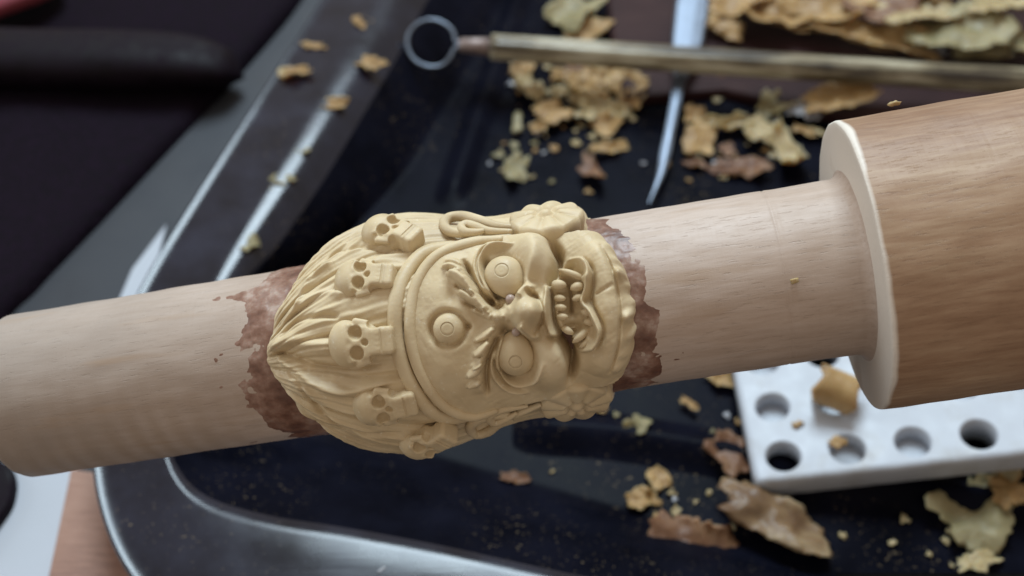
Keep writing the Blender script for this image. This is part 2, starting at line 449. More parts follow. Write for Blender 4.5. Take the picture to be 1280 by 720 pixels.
# ------------------------------------------------------------------ mandrel frame
def depth_at(x): return 132.0 - (x-560)*0.0105
AX0 = at_depth(25, 495, depth_at(25)); AX1 = at_depth(1065, 332, depth_at(1065))
ax_x = (AX1 - AX0).normalized()
ax_z = (-FWD - ax_x*(-FWD).dot(ax_x)).normalized()
ax_y = ax_z.cross(ax_x)
def frame(origin):
    m = Matrix((ax_x, ax_y, ax_z)).transposed().to_4x4(); m.translation = origin*MM
    return m
LEN1 = (AX1-AX0).length
R1, R2 = 10.0, 16.4
mandrel = empty('wooden_mandrel', frame(AX0))
tag(mandrel, 'pale turned wooden mandrel with thick brown end, carrying the carved wax head', 'wooden mandrel')
t_head = (at_depth(560, 410, depth_at(560)) - AX0).dot(ax_x)
M['shaft'] = wood_material('pale_turned_wood', [(0.39, 0.285, 0.215), (0.47, 0.365, 0.295), (0.53, 0.43, 0.365)], ringmarks=True)
M['handle_wood'] = wood_material('brown_turned_wood', [(0.225, 0.12, 0.064), (0.33, 0.205, 0.122), (0.42, 0.29, 0.185)], fresh=(LEN1+0.22)*MM)

def lathe(name, prof, seg, mat, parent, jitter=0.0, seed=3):
    V = []; F = []
    n = len(prof)
    for i, (x, r) in enumerate(prof):
        for j in range(seg):
            a = 2*math.pi*j/seg
            rr = r
            if jitter and r > 0.5:
                rr += jitter*mnoise.noise(Vector((x*0.25, math.cos(a)*r*0.4+seed, math.sin(a)*r*0.4)))
            V.append((x, rr*math.sin(a), rr*math.cos(a)))
    for i in range(n-1):
        for j in range(seg):
            k = (j+1) % seg
            F.append([i*seg+j, (i+1)*seg+j, (i+1)*seg+k, i*seg+k])
    o = mesh_obj(name, V, F, mat, parent); fix_normals(o)
    return o
prof = [(-0.2, 0.01), (-0.2, 8.6)] + [(-0.2+1.3*(1-math.cos(a)), 8.6+1.4*math.sin(a)) for a in np.linspace(0.15, math.pi/2, 8)]
prof += [(x, R1) for x in np.arange(2, LEN1-9.0, 0.8)]
prof += [(LEN1-8.9, R1), (LEN1-8.8, R1-0.06), (LEN1-8.6, R1-0.05), (LEN1-8.4, R1+0.02)]
prof += [(LEN1-7.5, R1), (LEN1-5, R1), (LEN1-2.0, R1)]
prof += [(LEN1-1.3+1.3*math.sin(a), R1+1.0*(1-math.cos(a))) for a in np.linspace(0.1, 1.45, 9)]
prof += [(LEN1+0.3, R1+0.9)]
lathe('shaft', prof, 160, M['shaft'], mandrel, jitter=0.10)
prof = [(LEN1+0.05, R1-1), (LEN1, R1+0.5)] + [(LEN1, R1+1+k*(R2-R1-1.25)/8) for k in range(9)]
prof += [(LEN1+0.05, R2-0.16), (LEN1+0.16, R2-0.04), (LEN1+0.35, R2)] + [(LEN1+x, R2) for x in np.arange(1.5, 45, 1.0)] + [(LEN1+45, R2-1.5), (LEN1+45, 0.01)]
lathe('thick_end', prof, 200, M['handle_wood'], mandrel, jitter=0.16, seed=9)

# film of old reddish wax left on the wood either side of the carving
m_, nt, b = new_mat('reddish_wax_film')
co = coords(nt)
w1 = N(nt, 'ShaderNodeTexNoise', Scale=300.0, Detail=5.0, Roughness=0.62); nt.links.new(co, w1.inputs['Vector'])
rc_ = ramp(nt, w1.outputs[0], [(0.36, (0.125, 0.055, 0.035)), (0.47, (0.20, 0.10, 0.066)), (0.56, (0.28, 0.165, 0.12)), (0.66, (0.42, 0.31, 0.255))])
nt.links.new(rc_.outputs[0], b.inputs['Base Color'])
w2 = N(nt, 'ShaderNodeTexNoise', Scale=1100.0, Detail=5.0); nt.links.new(co, w2.inputs['Vector'])
bump(nt, b, w2.outputs[0], 0.3, 0.0001); b.inputs['Roughness'].default_value = 0.42
b.inputs['Subsurface Weight'].default_value = 0.1; b.inputs['Subsurface Scale'].default_value = 0.0005
M['film'] = m_
def film(a_lo, a_hi, edge_fn, seed):
    aa = np.arange(a_lo, a_hi, 0.11); tt = np.radians(np.arange(-118, 118.1, 0.7))
    A_, T_ = np.meshgrid(aa, tt, indexing='ij')
    s_ = T_*10.0
    d = edge_fn(A_, T_) + 0.85*vnoise(A_*0.35, s_*0.35, seed) + 0.30*vnoise(A_*0.9, s_*0.9, seed+1) + 0.06*vnoise(A_*3.0, s_*3.0, seed+2)
    th = 0.055*np.clip(d/0.5, -2.6, 1) + 0.012*np.clip(d, 0, 2) + 0.075*vnoise(A_*0.45, s_*0.8, seed+3) + 0.035*vnoise(A_*1.5, s_*2.2, seed+4) + 0.012*vnoise(A_*4.0, s_*5.0, seed+5)
    r_ = R1 + th + 0.045
    P = np.stack([A_+t_head, r_*np.sin(T_), r_*np.cos(T_)], -1).reshape(-1, 3)
    n1, n2 = A_.shape; idx = np.arange(n1*n2).reshape(n1, n2)
    keep = (th > -0.16)
    k = keep[:-1, :-1] | keep[1:, :-1] | keep[1:, 1:] | keep[:-1, 1:]
    Fq = np.stack([idx[:-1, :-1], idx[1:, :-1], idx[1:, 1:], idx[:-1, 1:]], -1)[k]
    used = np.unique(Fq); mp = -np.ones(n1*n2, int); mp[used] = np.arange(len(used))
    o = mesh_obj('wax_film', P[used], mp[Fq], M['film'], mandrel); o['label'] = 'reddish brown film of old wax'
film(-25.5, -8.0, lambda a, t: a + 21.2 - 2.4*(np.abs(t)/1.57)**2, 51)
film(14.0, 26.5, lambda a, t: 23.4 - a - 2.2*np.clip(t+0.1, 0, 2)**1.5 - 0.8*np.clip(-t-0.3, 0, 2), 61)

# ------------------------------------------------------------------ carved head
HC = AX0 + ax_x*t_head
head = empty('carved_wax_head', frame(HC))
tag(head, 'carved tan wax head of a snarling wrathful deity wearing a skull crown', 'wax carving')
def to_local(p):
    d = p - HC
    return np.array([d.dot(ax_x), d.dot(ax_y), d.dot(ax_z)])
O_l = to_local(CAM)
def dir_local(x, y):
    d = ray(x, y); return np.array([d.dot(ax_x), d.dot(ax_y), d.dot(ax_z)])
RS = 14.0
def q(x, y, R=14.5):
    """picture point -> (along axis, arc length) on the head, the arc measured at radius RS"""
    d = dir_local(x, y); o = O_l
    A_ = d[1]**2+d[2]**2; B_ = o[1]*d[1]+o[2]*d[2]; C_ = o[1]**2+o[2]**2-R*R
    D_ = B_*B_-A_*C_
    t = (-B_ - math.sqrt(D_))/A_ if D_ > 0 else -B_/A_
    p = o + d*t
    return (p[0], RS*math.atan2(p[1], p[2]))
def surf(a, s, r):
    th = s/RS
    return np.stack([a+0*th, r*np.sin(th), r*np.cos(th)], -1)

NA, NS = 500, 620
a1 = np.linspace(-21.5, 23.5, NA); s1 = np.linspace(-RS*math.radians(122), RS*math.radians(122), NS)
A, S = np.meshgrid(a1, s1, indexing='ij')
TH = np.abs(S/RS)

def smooth1(x): x = np.clip(x, 0, 1); return x*x*(3-2*x)
def rnd(d, w): x = np.clip(d/w, 0, 1); return np.sqrt(np.maximum(0, 1-(1-x)**2))
amin = -18.8 + 9.2*(TH/math.radians(90))**1.3 + 0.30*vnoise(S*0.5+5, S*0+2, 4) + 0.08*vnoise(S*2.1, S*0+7, 5)
amax = 22.0 - 4.6*(TH/math.radians(62))**2 + 0.22*vnoise(S*0.8, S*0+1, 8)
amax = np.maximum(amax, 15.5)

def bbox(pts, m):
    pts = np.asarray(pts)
    i0 = np.searchsorted(a1, pts[:, 0].min()-m); i1 = np.searchsorted(a1, pts[:, 0].max()+m)
    j0 = np.searchsorted(s1, pts[:, 1].min()-m); j1 = np.searchsorted(s1, pts[:, 1].max()+m)
    return slice(max(i0, 0), max(i1, 1)), slice(max(j0, 0), max(j1, 1))
def dist_path(P, x, y):
    best = np.full(x.shape, 1e9); tt = np.zeros(x.shape); n = len(P)-1
    for k in range(n):
        p, r = P[k], P[k+1]; e = r-p; L2 = (e**2).sum()+1e-12
        t = np.clip(((x-p[0])*e[0]+(y-p[1])*e[1])/L2, 0, 1)
        d = np.hypot(x-p[0]-t*e[0], y-p[1]-t*e[1])
        m = d < best
        best = np.where(m, d, best); tt = np.where(m, (k+t)/n, tt)
    return best, tt
def ridge(H, px, wd, ht, R=14.5, prof='gauss', taper=True, mode='add'):
    P = catmull([q(x, y, R) for x, y in px], 6)
    wmax = max(wd) if not np.isscalar(wd) else wd
    sl = bbox(P, wmax*3.2)
    x, y = A[sl], S[sl]
    if x.size == 0: return
    d, t = dist_path(P, x, y)
    W = wd if np.isscalar(wd) else np.interp(t, np.linspace(0, 1, len(wd)), wd)
    G = ht if np.isscalar(ht) else np.interp(t, np.linspace(0, 1, len(ht)), ht)
    if taper: G = G*np.clip(np.minimum(t, 1-t)*6+0.25, 0, 1)
    u = d/W
    if prof == 'gauss': f = np.exp(-u*u*1.2)
    else: f = np.sqrt(np.maximum(0, 1-u*u))                # round
    H[sl] += G*f
def blob(H, px, ra, rs, ht, rot=0, R=14.5, p=2, prof='gauss'):
    c = q(px[0], px[1], R); m = max(ra, rs)*2.6
    sl = bbox([c], m); x, y = A[sl]-c[0], S[sl]-c[1]
    cr, sr = math.cos(math.radians(rot)), math.sin(math.radians(rot))
    xx = x*cr+y*sr; yy = -x*sr+y*cr
    u = (xx/ra)**2+(yy/rs)**2
    f = np.exp(-u**(p/2)) if prof == 'gauss' else np.sqrt(np.maximum(0, 1-u))
    H[sl] += ht*f

# --- region of the face inside the headband
band_px = [(652, 290), (625, 290), (595, 293), (562, 303), (533, 322), (512, 355), (505, 400), (511, 445), (528, 485), (556, 518), (590, 527), (620, 521), (655, 508)]
bandP = catmull([q(x, y, 14.0) for x, y in band_px], 6)
top_s = bandP[0][1]; bot_s = bandP[-1][1]
dB, tB = dist_path(bandP, A, S)
# inside test: even-odd against polygon closed far to the right
poly = np.vstack([bandP, [(40, bot_s+2.5)], [(40, top_s-2.5)]])
ins = np.zeros(A.shape, bool)
for k in range(len(poly)):
    p, r = poly[k], poly[(k+1) % len(poly)]
    cond = ((p[1] > S) != (r[1] > S))
    xi = (r[0]-p[0])*(S-p[1])/((r[1]-p[1]) if abs(r[1]-p[1]) > 1e-9 else 1e-9)+p[0]
    ins ^= cond & (A < xi)
far_right = A > bandP[0][0]
dclose = np.minimum(np.abs(S-top_s), np.abs(S-bot_s))
sd = np.where(ins, dB, -dB)
sd = np.where(far_right & ins, np.maximum(np.minimum(dB, dclose+0.0), 0.01), sd)

# --- hair
Hh = np.zeros_like(A)
dl = A-amin; dr = 18.2-A
base_h = 9.6 + 0.9*rnd(dl, 0.8) + 3.5*rnd(dl, 9.0)
base_h -= 2.3*smooth1((A+6)/15)
base_h = 9.6 + (base_h-9.6)*rnd(dr, 2.5)
Wd = np.interp(A, [-21, -19, -14, -8, -4, 2, 20], [2.6, 4.6, 11.5, 18, 21, 23, 23])
u = S/Wd + 0.045*vnoise(A*0.16+3, S*0.14, 21) + 0.004*vnoise(A*0.5, S*0.4, 22)
knots = [-2.6]
rk = random.Random(5)
while knots[-1] < 2.6: knots.append(knots[-1]+rk.uniform(0.11, 0.34))
knots = np.array(knots)
ki = np.clip(np.searchsorted(knots, u)-1, 0, len(knots)-2)
kw = knots[ki+1]-knots[ki]; ku = (u-knots[ki])/kw
lev = np.array([rk.uniform(-0.25, 0.30) for _ in knots])[ki]
sc_h = np.maximum(0, 1-(2*ku-1)**2)**0.62
env = smooth1((dl)/1.6)
Hh += env*(0.50*np.sqrt(kw/0.15)*sc_h + lev*sc_h - 0.35)
Hh += env*(0.085*np.sin(u*82+3*vnoise(A*0.12, S*0.15, 31)) + 0.035*np.sin(u*171+4*vnoise(A*0.1, S*0.1, 32)))
Hh += 0.02*vnoise(A*1.7, S*1.7, 33)
# the long combed locks that sweep to the tip
ridge(Hh, [(346, 447), (372, 462), (409, 479), (441, 481), (490, 470)], [0.30, 0.5, 0.55, 0.5, 0.4], 0.75, R=13)
ridge(Hh, [(350, 458), (385, 485), (430, 503), (470, 505)], [0.3, 0.6, 0.6, 0.5], 0.45, R=13)
ridge(Hh, [(338, 436), (362, 428), (392, 430), (420, 432)], [0.35, 0.8, 0.9, 0.7], 0.8, R=13)
ridge(Hh, [(340, 440), (368, 445), (400, 455), (440, 458), (480, 452)], [0.2, 0.4, 0.45, 0.5], -0.75, R=13)
ridge(Hh, [(350, 425), (372, 405), (405, 398), (430, 400)], [0.25, 0.3, 0.35, 0.4], -0.6, R=13)
ridge(Hh, [(352, 410), (375, 385), (412, 372), (440, 376)], [0.3, 0.5, 0.55, 0.5], 0.55, R=13)
ridge(Hh, [(372, 388), (392, 352), (420, 338)], [0.25, 0.5, 0.5], 0.5, R=13)
ridge(Hh, [(390, 350), (412, 322), (450, 314), (492, 316)], [0.25, 0.35, 0.4, 0.3], -0.5, R=13.5)
ridge(Hh, [(398, 338), (425, 312), (465, 304), (500, 306)], [0.3, 0.45, 0.45, 0.4], 0.45, R=13.5)
ridge(Hh, [(372, 475), (402, 515), (440, 535), (500, 535)], [0.3, 0.35, 0.4, 0.3], -0.5, R=13.5)
r_hair = base_h + Hh
r_hair -= 2.2*smooth1((sd-0.2)/1.4)

# --- face
Hf = np.zeros_like(A)
prof_a = [-9, -6, -3, 0, 3, 6, 9, 12, 14.5, 17, 19, 21, 24]
prof_r = [13.2, 13.5, 13.9, 14.3, 14.7, 14.3, 14.3, 14.2, 13.5, 13.9, 14.1, 13.8, 13.2]
ad = np.linspace(-22, 24, 900); pr = np.interp(ad, prof_a, prof_r)
ker = np.hanning(61); ker /= ker.sum(); pr = np.convolve(np.pad(pr, 30, mode='edge'), ker, 'valid')
base_f = np.interp(A, ad, pr) - 1.9*(TH/math.radians(75))**2.2
base_f = 9.6 + (base_f-9.6)*(0.35*rnd(amax-A, 0.9) + 0.65*rnd(amax-A, 3.4))
# forehead
blob(Hf, (548, 365), 1.7, 2.2, 0.35); blob(Hf, (553, 460), 1.8, 2.2, 0.35); blob(Hf, (578, 385), 1.4, 1.2, 0.30)
blob(Hf, (538, 412), 0.9, 2.0, -0.25)
# third eye, in an almond socket
th_c = (560, 411)
for k in range(1):
    ring = [(th_c[0]+22.5*math.cos(t), th_c[1]+22*math.sin(t)) for t in np.linspace(0, 2*math.pi, 21)]
    ridge(Hf, ring, 0.26, -0.42, taper=False)
    ring = [(th_c[0]+30*math.cos(t), th_c[1]+29*math.sin(t)) for t in np.linspace(0, 2*math.pi, 21)]
    ridge(Hf, ring, 0.5, 0.08, taper=False)
blob(Hf, (585, 408), 0.35, 0.35, -0.6)
# brows: a swollen ridge dressed with overlapping locks
ridge(Hf, [(556, 328), (578, 345), (597, 365), (616, 390)], [0.9, 1.15, 1.2, 1.0], [0.4, 0.75, 0.85, 0.7])
for pth, w_, h in [([(556, 327), (568, 326), (579, 331)], [.2, .35, .25], .30), ([(553, 335), (566, 336), (579, 342)], [.22, .42, .30], .50),
                   ([(561, 343), (574, 347), (587, 356), (598, 368)], [.30, .58, .66, .38], .80), ([(573, 365), (587, 371), (600, 378), (611, 388)], [.30, .55, .66, .40], .75),
                   ([(592, 387), (604, 391), (616, 397)], [.25, .45, .35], .35)]:
    ridge(Hf, pth, w_, h, prof='round')
for pth in ([(560, 339), (573, 342), (584, 348)], [(568, 356), (581, 363), (594, 373)], [(580, 378), (594, 384), (606, 391)]):
    ridge(Hf, pth, 0.2, -0.42)
blob(Hf, (563, 370), 0.7, 1.5, -0.40)
ridge(Hf, [(603, 494), (600, 466), (607, 440), (619, 409)], [0.9, 1.1, 1.1, 0.9], [0.4, 0.75, 0.8, 0.6])
for pth, w_, h in [([(594, 426), (606, 419), (618, 409)], [.22, .42, .26], .60), ([(593, 443), (603, 436), (613, 426)], [.25, .50, .30], .75),
                   ([(585, 470), (595, 461), (606, 451)], [.25, .48, .30], .60), ([(585, 483), (594, 478), (603, 472)], [.22, .40, .28], .50), ([(590, 457), (600, 450), (609, 440)], [.2, .34, .24], .40)]:
    ridge(Hf, pth, w_, h, prof='round')
# furrow between brow and eye
ridge(Hf, [(579, 324), (587, 342), (596, 359), (606, 372), (616, 383)], [0.25, 0.42, 0.42, 0.45, 0.4], -1.15)
ridge(Hf, [(609, 495), (607, 466), (612, 442), (622, 420)], [0.25, 0.36, 0.36, 0.36], -1.0)
# eye sockets and lids
blob(Hf, (630, 345), 2.4, 2.6, -1.1, p=3); blob(Hf, (646, 447), 2.3, 2.6, -1.1, p=3)
ridge(Hf, [(640, 304), (614, 306), (600, 322), (600, 342), (611, 364), (622, 380)], [.25, .30, .30, .30, .30, .25], 0.85)
ridge(Hf, [(616, 298), (599, 312), (593, 334), (600, 356), (609, 368)], .26, 0.55)
ridge(Hf, [(608, 304), (597, 322), (597, 340), (605, 360)], 0.12, -0.40)
ridge(Hf, [(678, 452), (668, 474), (648, 482), (630, 474), (622, 454), (626, 430), (632, 414)], [.3, .32, .32, .30, .30, .28, .25], 0.8)
ridge(Hf, [(660, 494), (636, 490), (620, 476), (614, 456), (617, 438)], .26, 0.5)
ridge(Hf, [(652, 488), (632, 482), (619, 466), (617, 448)], 0.12, -0.40)
blob(Hf, (607, 328), 0.35, 0.9, -0.8, rot=10); blob(Hf, (614, 372), 0.6, 0.7, -1.2, rot=-45); blob(Hf, (622, 383), 0.55, 0.5, -0.9)
blob(Hf, (631, 471), 0.45, 0.75, -1.2, rot=40); blob(Hf, (630, 416), 0.5, 0.8, -1.0)
# nose: broad fleshy body, two hooked wings, nostril grooves
ridge(Hf, [(618, 395), (636, 391), (652, 389), (668, 388)], [0.9, 1.2, 1.6, 1.5], [0.6, 1.0, 1.5, 1.5], R=16, taper=False)
blob(Hf, (659, 389), 1.6, 2.0, 1.8, R=16, p=4, rot=-8)
blob(Hf, (669, 388), 0.8, 0.9, 0.45, R=16.5)
ridge(Hf, [(648, 372), (652, 363), (660, 358), (668, 362)], [.5, .55, .55, .4], 1.55, R=15.6)
ridge(Hf, [(650, 405), (657, 414), (666, 421), (675, 418)], [.5, .55, .55, .4], 1.55, R=15.6)
ridge(Hf, [(659, 364), (668, 370), (675, 379), (679, 390), (676, 402), (670, 412)], [.26, .32, .24, .20, .26, .26], [-1.2, -1.5, -0.9, -0.7, -1.1, -1.3], R=15.6)
for (x, y) in [(624, 386), (630, 380), (628, 396), (635, 384), (633, 400), (640, 393)]: blob(Hf, (x, y), .22, .25, 0.22, R=15.5)
# cheeks
blob(Hf, (668, 320), 2.0, 3.0, 1.5, rot=14, p=2.6); blob(Hf, (691, 456), 2.4, 3.1, 1.4, rot=-14, p=2.6)
ridge(Hf, [(668, 292), (672, 316), (664, 340), (656, 356)], [1.2, 1.1, 0.7, 0.4], [.5, .8, .9, .9])
ridge(Hf, [(686, 292), (695, 312), (694, 330), (689, 344), (684, 354)], [0.5, 0.62, 0.5, 0.36, 0.25], -2.0)
ridge(Hf, [(684, 420), (699, 427), (710, 444), (716, 462), (712, 484)], [0.22, 0.36, 0.50, 0.50, 0.42], [-.9, -1.9, -2.9, -2.7, -1.6])
# mouth: lips drawn back in a long curve over gums and teeth
blob(Hf, (714, 384), 1.75, 4.5, -1.1, rot=-6, p=4)
ridge(Hf, [(684, 356), (683, 376), (684, 398), (689, 416), (700, 428)], [.26, .32, .34, .32, .26], 1.15)
ridge(Hf, [(685, 352), (689, 372), (691, 396), (697, 415), (708, 427), (720, 436)], [.18, .24, .26, .26, .30, .35], [-.9, -1.0, -1.0, -1.1, -1.4, -1.2])
ridge(Hf, [(695, 372), (697, 394), (704, 412)], [.25, .34, .28], .45)
lower = [(712, 321), (727, 326), (735, 340), (732, 360), (727, 376), (737, 389), (744, 402), (748, 413), (745, 425), (736, 435), (722, 441)]
ridge(Hf, lower, [.28, .40, .42, .34, .34, .36, .40, .42, .42, .42, .3], 1.5, prof='gauss')
ridge(Hf, [(729, 320), (739, 334), (741, 356), (739, 376), (746, 392), (753, 408), (752, 424), (742, 438)], [.2, .26, .28, .28, .26, .24, .24, .2], -0.75)
# mouth corner flames, gums, tongue
ridge(Hf, [(728, 348), (714, 343), (698, 337)], [.5, .42, .12], 1.1, taper=False)
blob(Hf, (709, 331), .45, .35, -.8, rot=25)
blob(Hf, (701, 358), .75, .70, .95, p=4); blob(Hf, (719, 360), .62, .68, .95, p=3); blob(Hf, (720, 373), .5, .55, .6, p=3)
ridge(Hf, [(711, 352), (712, 370), (713, 392)], .15, -.6)
blob(Hf, (701, 386), .6, 1.2, .45, p=3); blob(Hf, (724, 388), .8, 1.0, .5, p=3)
blob(Hf, (706, 402), .75, .75, .65, p=3); blob(Hf, (722, 402), .7, .6, .45, p=3)
ridge(Hf, [(703, 412), (711, 414), (720, 412)], .2, .4)
ridge(Hf, [(732, 414), (724, 421), (715, 427)], [.5, .4, .12], .9, taper=False)
ridge(Hf, [(735, 424), (730, 429), (723, 433)], [.4, .32, .12], .7, taper=False)
blob(Hf, (711, 419), .5, .35, -.6, rot=-20); blob(Hf, (709, 432), .9, .6, -1.9, rot=-45); blob(Hf, (717, 448), .5, 1.0, -1.0)
# chin, beard edge and its knobs
ridge(Hf, [(740, 296), (757, 330), (763, 385), (760, 436), (742, 474)], 1.6, 0.75)
ridge(Hf, [(744, 368), (756, 361), (768, 354)], [.12, .2, .3], -0.22)
ridge(Hf, [(750, 303), (763, 330), (771, 362), (775, 398), (772, 438), (762, 470)], 0.18, -0.5)
for (x, y, rr, h) in [(778, 338, .75, 1.5), (788, 397, .72, 1.2), (788, 366, .6, .25), (789, 424, .6, .3), (782, 448, .6, .3), (773, 466, .6, .3), (773, 316, .6, .35), (761, 296, .6, .3)]:
    blob(Hf, (x, y), rr, rr, h, p=3)
blob(Hf, (781, 344), 0.3, 0.35, -0.8); blob(Hf, (790, 402), 0.3, 0.3, -0.7)
Hf += 0.05*vnoise(A*0.6, S*0.6, 41) + 0.012*vnoise(A*2.6, S*2.6, 42)
edge = rnd(amax-A, 1.6)
Hf += 0.018*vnoise(A*0.7+S*0.5, S*3.2-A*1.5, 43)*smooth1((A-2)/4) + 0.014*vnoise(A*3.4+S*1.2, S*0.8, 44)
r_face = base_f + np.where(Hf < 0, 1.5, 1.15)*Hf*edge
r_face -= 2.4*smooth1((0.25-sd)/1.1)

def grid_mesh(name, r, keep, mat, parent):
    P = surf(A, S, r).reshape(-1, 3)
    idx = np.arange(NA*NS).reshape(NA, NS)
    k = keep[:-1, :-1] & keep[1:, :-1] & keep[1:, 1:] & keep[:-1, 1:]
    Fq = np.stack([idx[:-1, :-1], idx[1:, :-1], idx[1:, 1:], idx[:-1, 1:]], -1)[k]
    used = np.unique(Fq); mp = -np.ones(NA*NS, int); mp[used] = np.arange(len(used))
    return mesh_obj(name, P[used], mp[Fq], mat, parent)
keep_h = (A > amin-0.3) & (A < 18.6) & (sd < 1.3)
keep_f = (A < amax+0.3) & (sd > -1.0)
hair = grid_mesh('hair', r_hair, keep_h, M['wax'], head); tag(hair, 'swept flame-like hair combed to a point')
face = grid_mesh('face', r_face, keep_f, M['wax'], head)

def r_at(H, a, s):
    i = int(np.clip(np.searchsorted(a1, a), 0, NA-1)); j = int(np.clip(np.searchsorted(s1, s), 0, NS-1))
    return H[i, j]
def radial(s): return np.array([0, math.sin(s/RS), math.cos(s/RS)])
def surf_path(px, R, lift, base=None, n=6):
    """3-D path lying on the head"""
    P = catmull([q(x, y, R) for x, y in px], n)
    out = []; nn = []
    rr = []
    for a, s in P:
        r = max(r_at(r_hair, a, s), r_at(r_face, a, s)) if base is None else base
        rr.append(r)
    rr = np.array(rr)
    for _ in range(8): rr[1:-1] = (rr[:-2]+rr[1:-1]*2+rr[2:])/4
    for (a, s), r in zip(P, rr):
        nv = radial(s); nn.append(nv); out.append(np.array([a, 0, 0]) + nv*(r+lift))
    return np.array(out), np.array(nn)
band = None
for px, w_, lift in (([(618, 285), (590, 287), (555, 295), (524, 312), (501, 350), (493, 400), (500, 448), (519, 490), (545, 520), (580, 533), (612, 528)], 0.80, 0.05),
                     ([(628, 296), (598, 298), (566, 309), (539, 326), (519, 358), (512, 400), (517, 444), (534, 482), (560, 512), (592, 522), (622, 516)], 0.62, 0.0)):
    P, Nn = surf_path(px, 14.2, lift)
    V, F = tube(P, [0.35, w_, w_, w_, w_*1.05, w_, w_, w_, 0.35], 14, Nn, flat=0.9)
    fix_normals(mesh_obj('headband', V, F, M['wax'], head))

# --- eyes
def smooth_s(x): x = max(0, min(1, x)); return x*x*(3-2*x)
def eye_mesh(name, px, R, rad, bulge, point_dir=None, point=0.0, sink=0.3, pup=0.36):
    a, s = q(px[0], px[1], R)
    nv = radial(s); ta = np.array([1.0, 0, 0]); tb = np.cross(nv, ta)
    o3 = np.array([a, 0, 0]) + nv*(R-sink)
    V = []; F = []; nr, ns = 60, 64
    for i in range(nr+1):
        f = i/nr
        for j in range(ns):
            t = 2*math.pi*j/ns
            rr = rad*math.sin(f*math.pi/2*1.12); z = bulge*math.cos(f*math.pi/2*1.12)
            if f > 0: z -= 0.13*(1-smooth_s((rr/(rad*pup)-0.94)/0.10))
            else: z -= 0.13
            x, y = rr*math.cos(t), rr*math.sin(t)
            if point_dir is not None:
                dt = (t-math.radians(point_dir)+math.pi) % (2*math.pi)-math.pi
                k = 1+point*max(0, math.cos(dt))**4*f
                x *= k; y *= k
            V.append(o3 + ta*x + tb*y + nv*z)
    for i in range(nr):
        for j in range(ns):
            k = (j+1) % ns
            F.append([i*ns+j, i*ns+k, (i+1)*ns+k, (i+1)*ns+j])
    e = mesh_obj(name, V, F, M['wax'], head); fix_normals(e)
    # pupil: a low disc with a rim
    V = []; F = []
    prf = [(0.0, 0.0), (0.5, 0.0), (0.86, 0.0), (0.93, -0.05)]
    pr_ = rad*pup
    zc = bulge*math.cos(math.asin(min(1, pup)))
    for (f, z) in prf:
        for j in range(32):
            t = 2*math.pi*j/32
            V.append(o3 + ta*pr_*f*math.cos(t) + tb*pr_*f*math.sin(t) + nv*(zc + z - 0.03))
    for i in range(len(prf)-1):
        for j in range(32):
            k = (j+1) % 32
            F.append([i*32+j, i*32+k, (i+1)*32+k, (i+1)*32+j])
    fix_normals(mesh_obj('pupil', V, F, M['wax'], e))
    return e
eye_mesh('eye', (629, 342), 14.3, 2.1, 1.7, point_dir=-65, point=0.32, sink=0.5)
eye_mesh('eye', (645, 449), 14.3, 1.95, 1.6, point_dir=88, point=0.50, sink=0.5)
eye_mesh('third_eye', (560, 411), 14.6, 1.62, 1.0, sink=0.30, pup=0.44)

def ball(name, px, R, rad, mat, lift=0.0, parent=head, sx=1.0):
    a, s = q(px[0], px[1], R)
    bm = bmesh.new(); bmesh.ops.create_icosphere(bm, subdivisions=3, radius=rad)
    nv = radial(s); c_ = np.array([a, 0, 0]) + nv*(R+lift)
    V = [np.array(v.co)*np.array([sx, 1, 1]) + c_ for v in bm.verts]; F = [[v.index for v in f.verts] for f in bm.faces]
    bm.free()
    return mesh_obj(name, V, F, mat, parent)
ball('tear_bead', (638, 374), 14.6, 0.52, M['bead'])
ball('tear_bead', (645, 415), 14.5, 0.46, M['bead'])

# --- teeth
def tooth(p0, p1, R0, w0):
    a0, s0 = q(*p0, R0); a2, s2 = q(*p1, R0)
    P = []; 
    for t in np.linspace(0, 1, 8):
        a = a0+(a2-a0)*t; s = s0+(s2-s0)*t
        P.append(np.array([a, 0, 0]) + radial(s)*(R0+0.25+0.4*math.sin(t*math.pi)))
    V, F = tube(P, [w0*0.9, w0, w0*0.95, w0*0.75, w0*0.3], 10, [radial(s0)]*8)
    fix_normals(mesh_obj('tooth', V, F, M['wax'], head))
for p0, p1, R0, w0 in [((729, 349), (699, 338), 13.9, 0.36), ((694, 357), (708, 358), 13.6, 0.56), ((727, 358), (714, 362), 13.6, 0.52),
                       ((727, 371), (716, 375), 13.5, 0.40), ((733, 413), (716, 427), 13.6, 0.40), ((736, 423), (724, 433), 13.6, 0.32), ((705, 409), (717, 416), 13.3, 0.40),
                       ((696, 373), (707, 374), 13.5, 0.40), ((697, 384), (708, 385), 13.5, 0.40), ((699, 395), (710, 396), 13.5, 0.40), ((738, 391), (727, 389), 13.6, 0.40), ((742, 402), (730, 401), 13.6, 0.42)]:
    tooth(p0, p1, R0, w0)

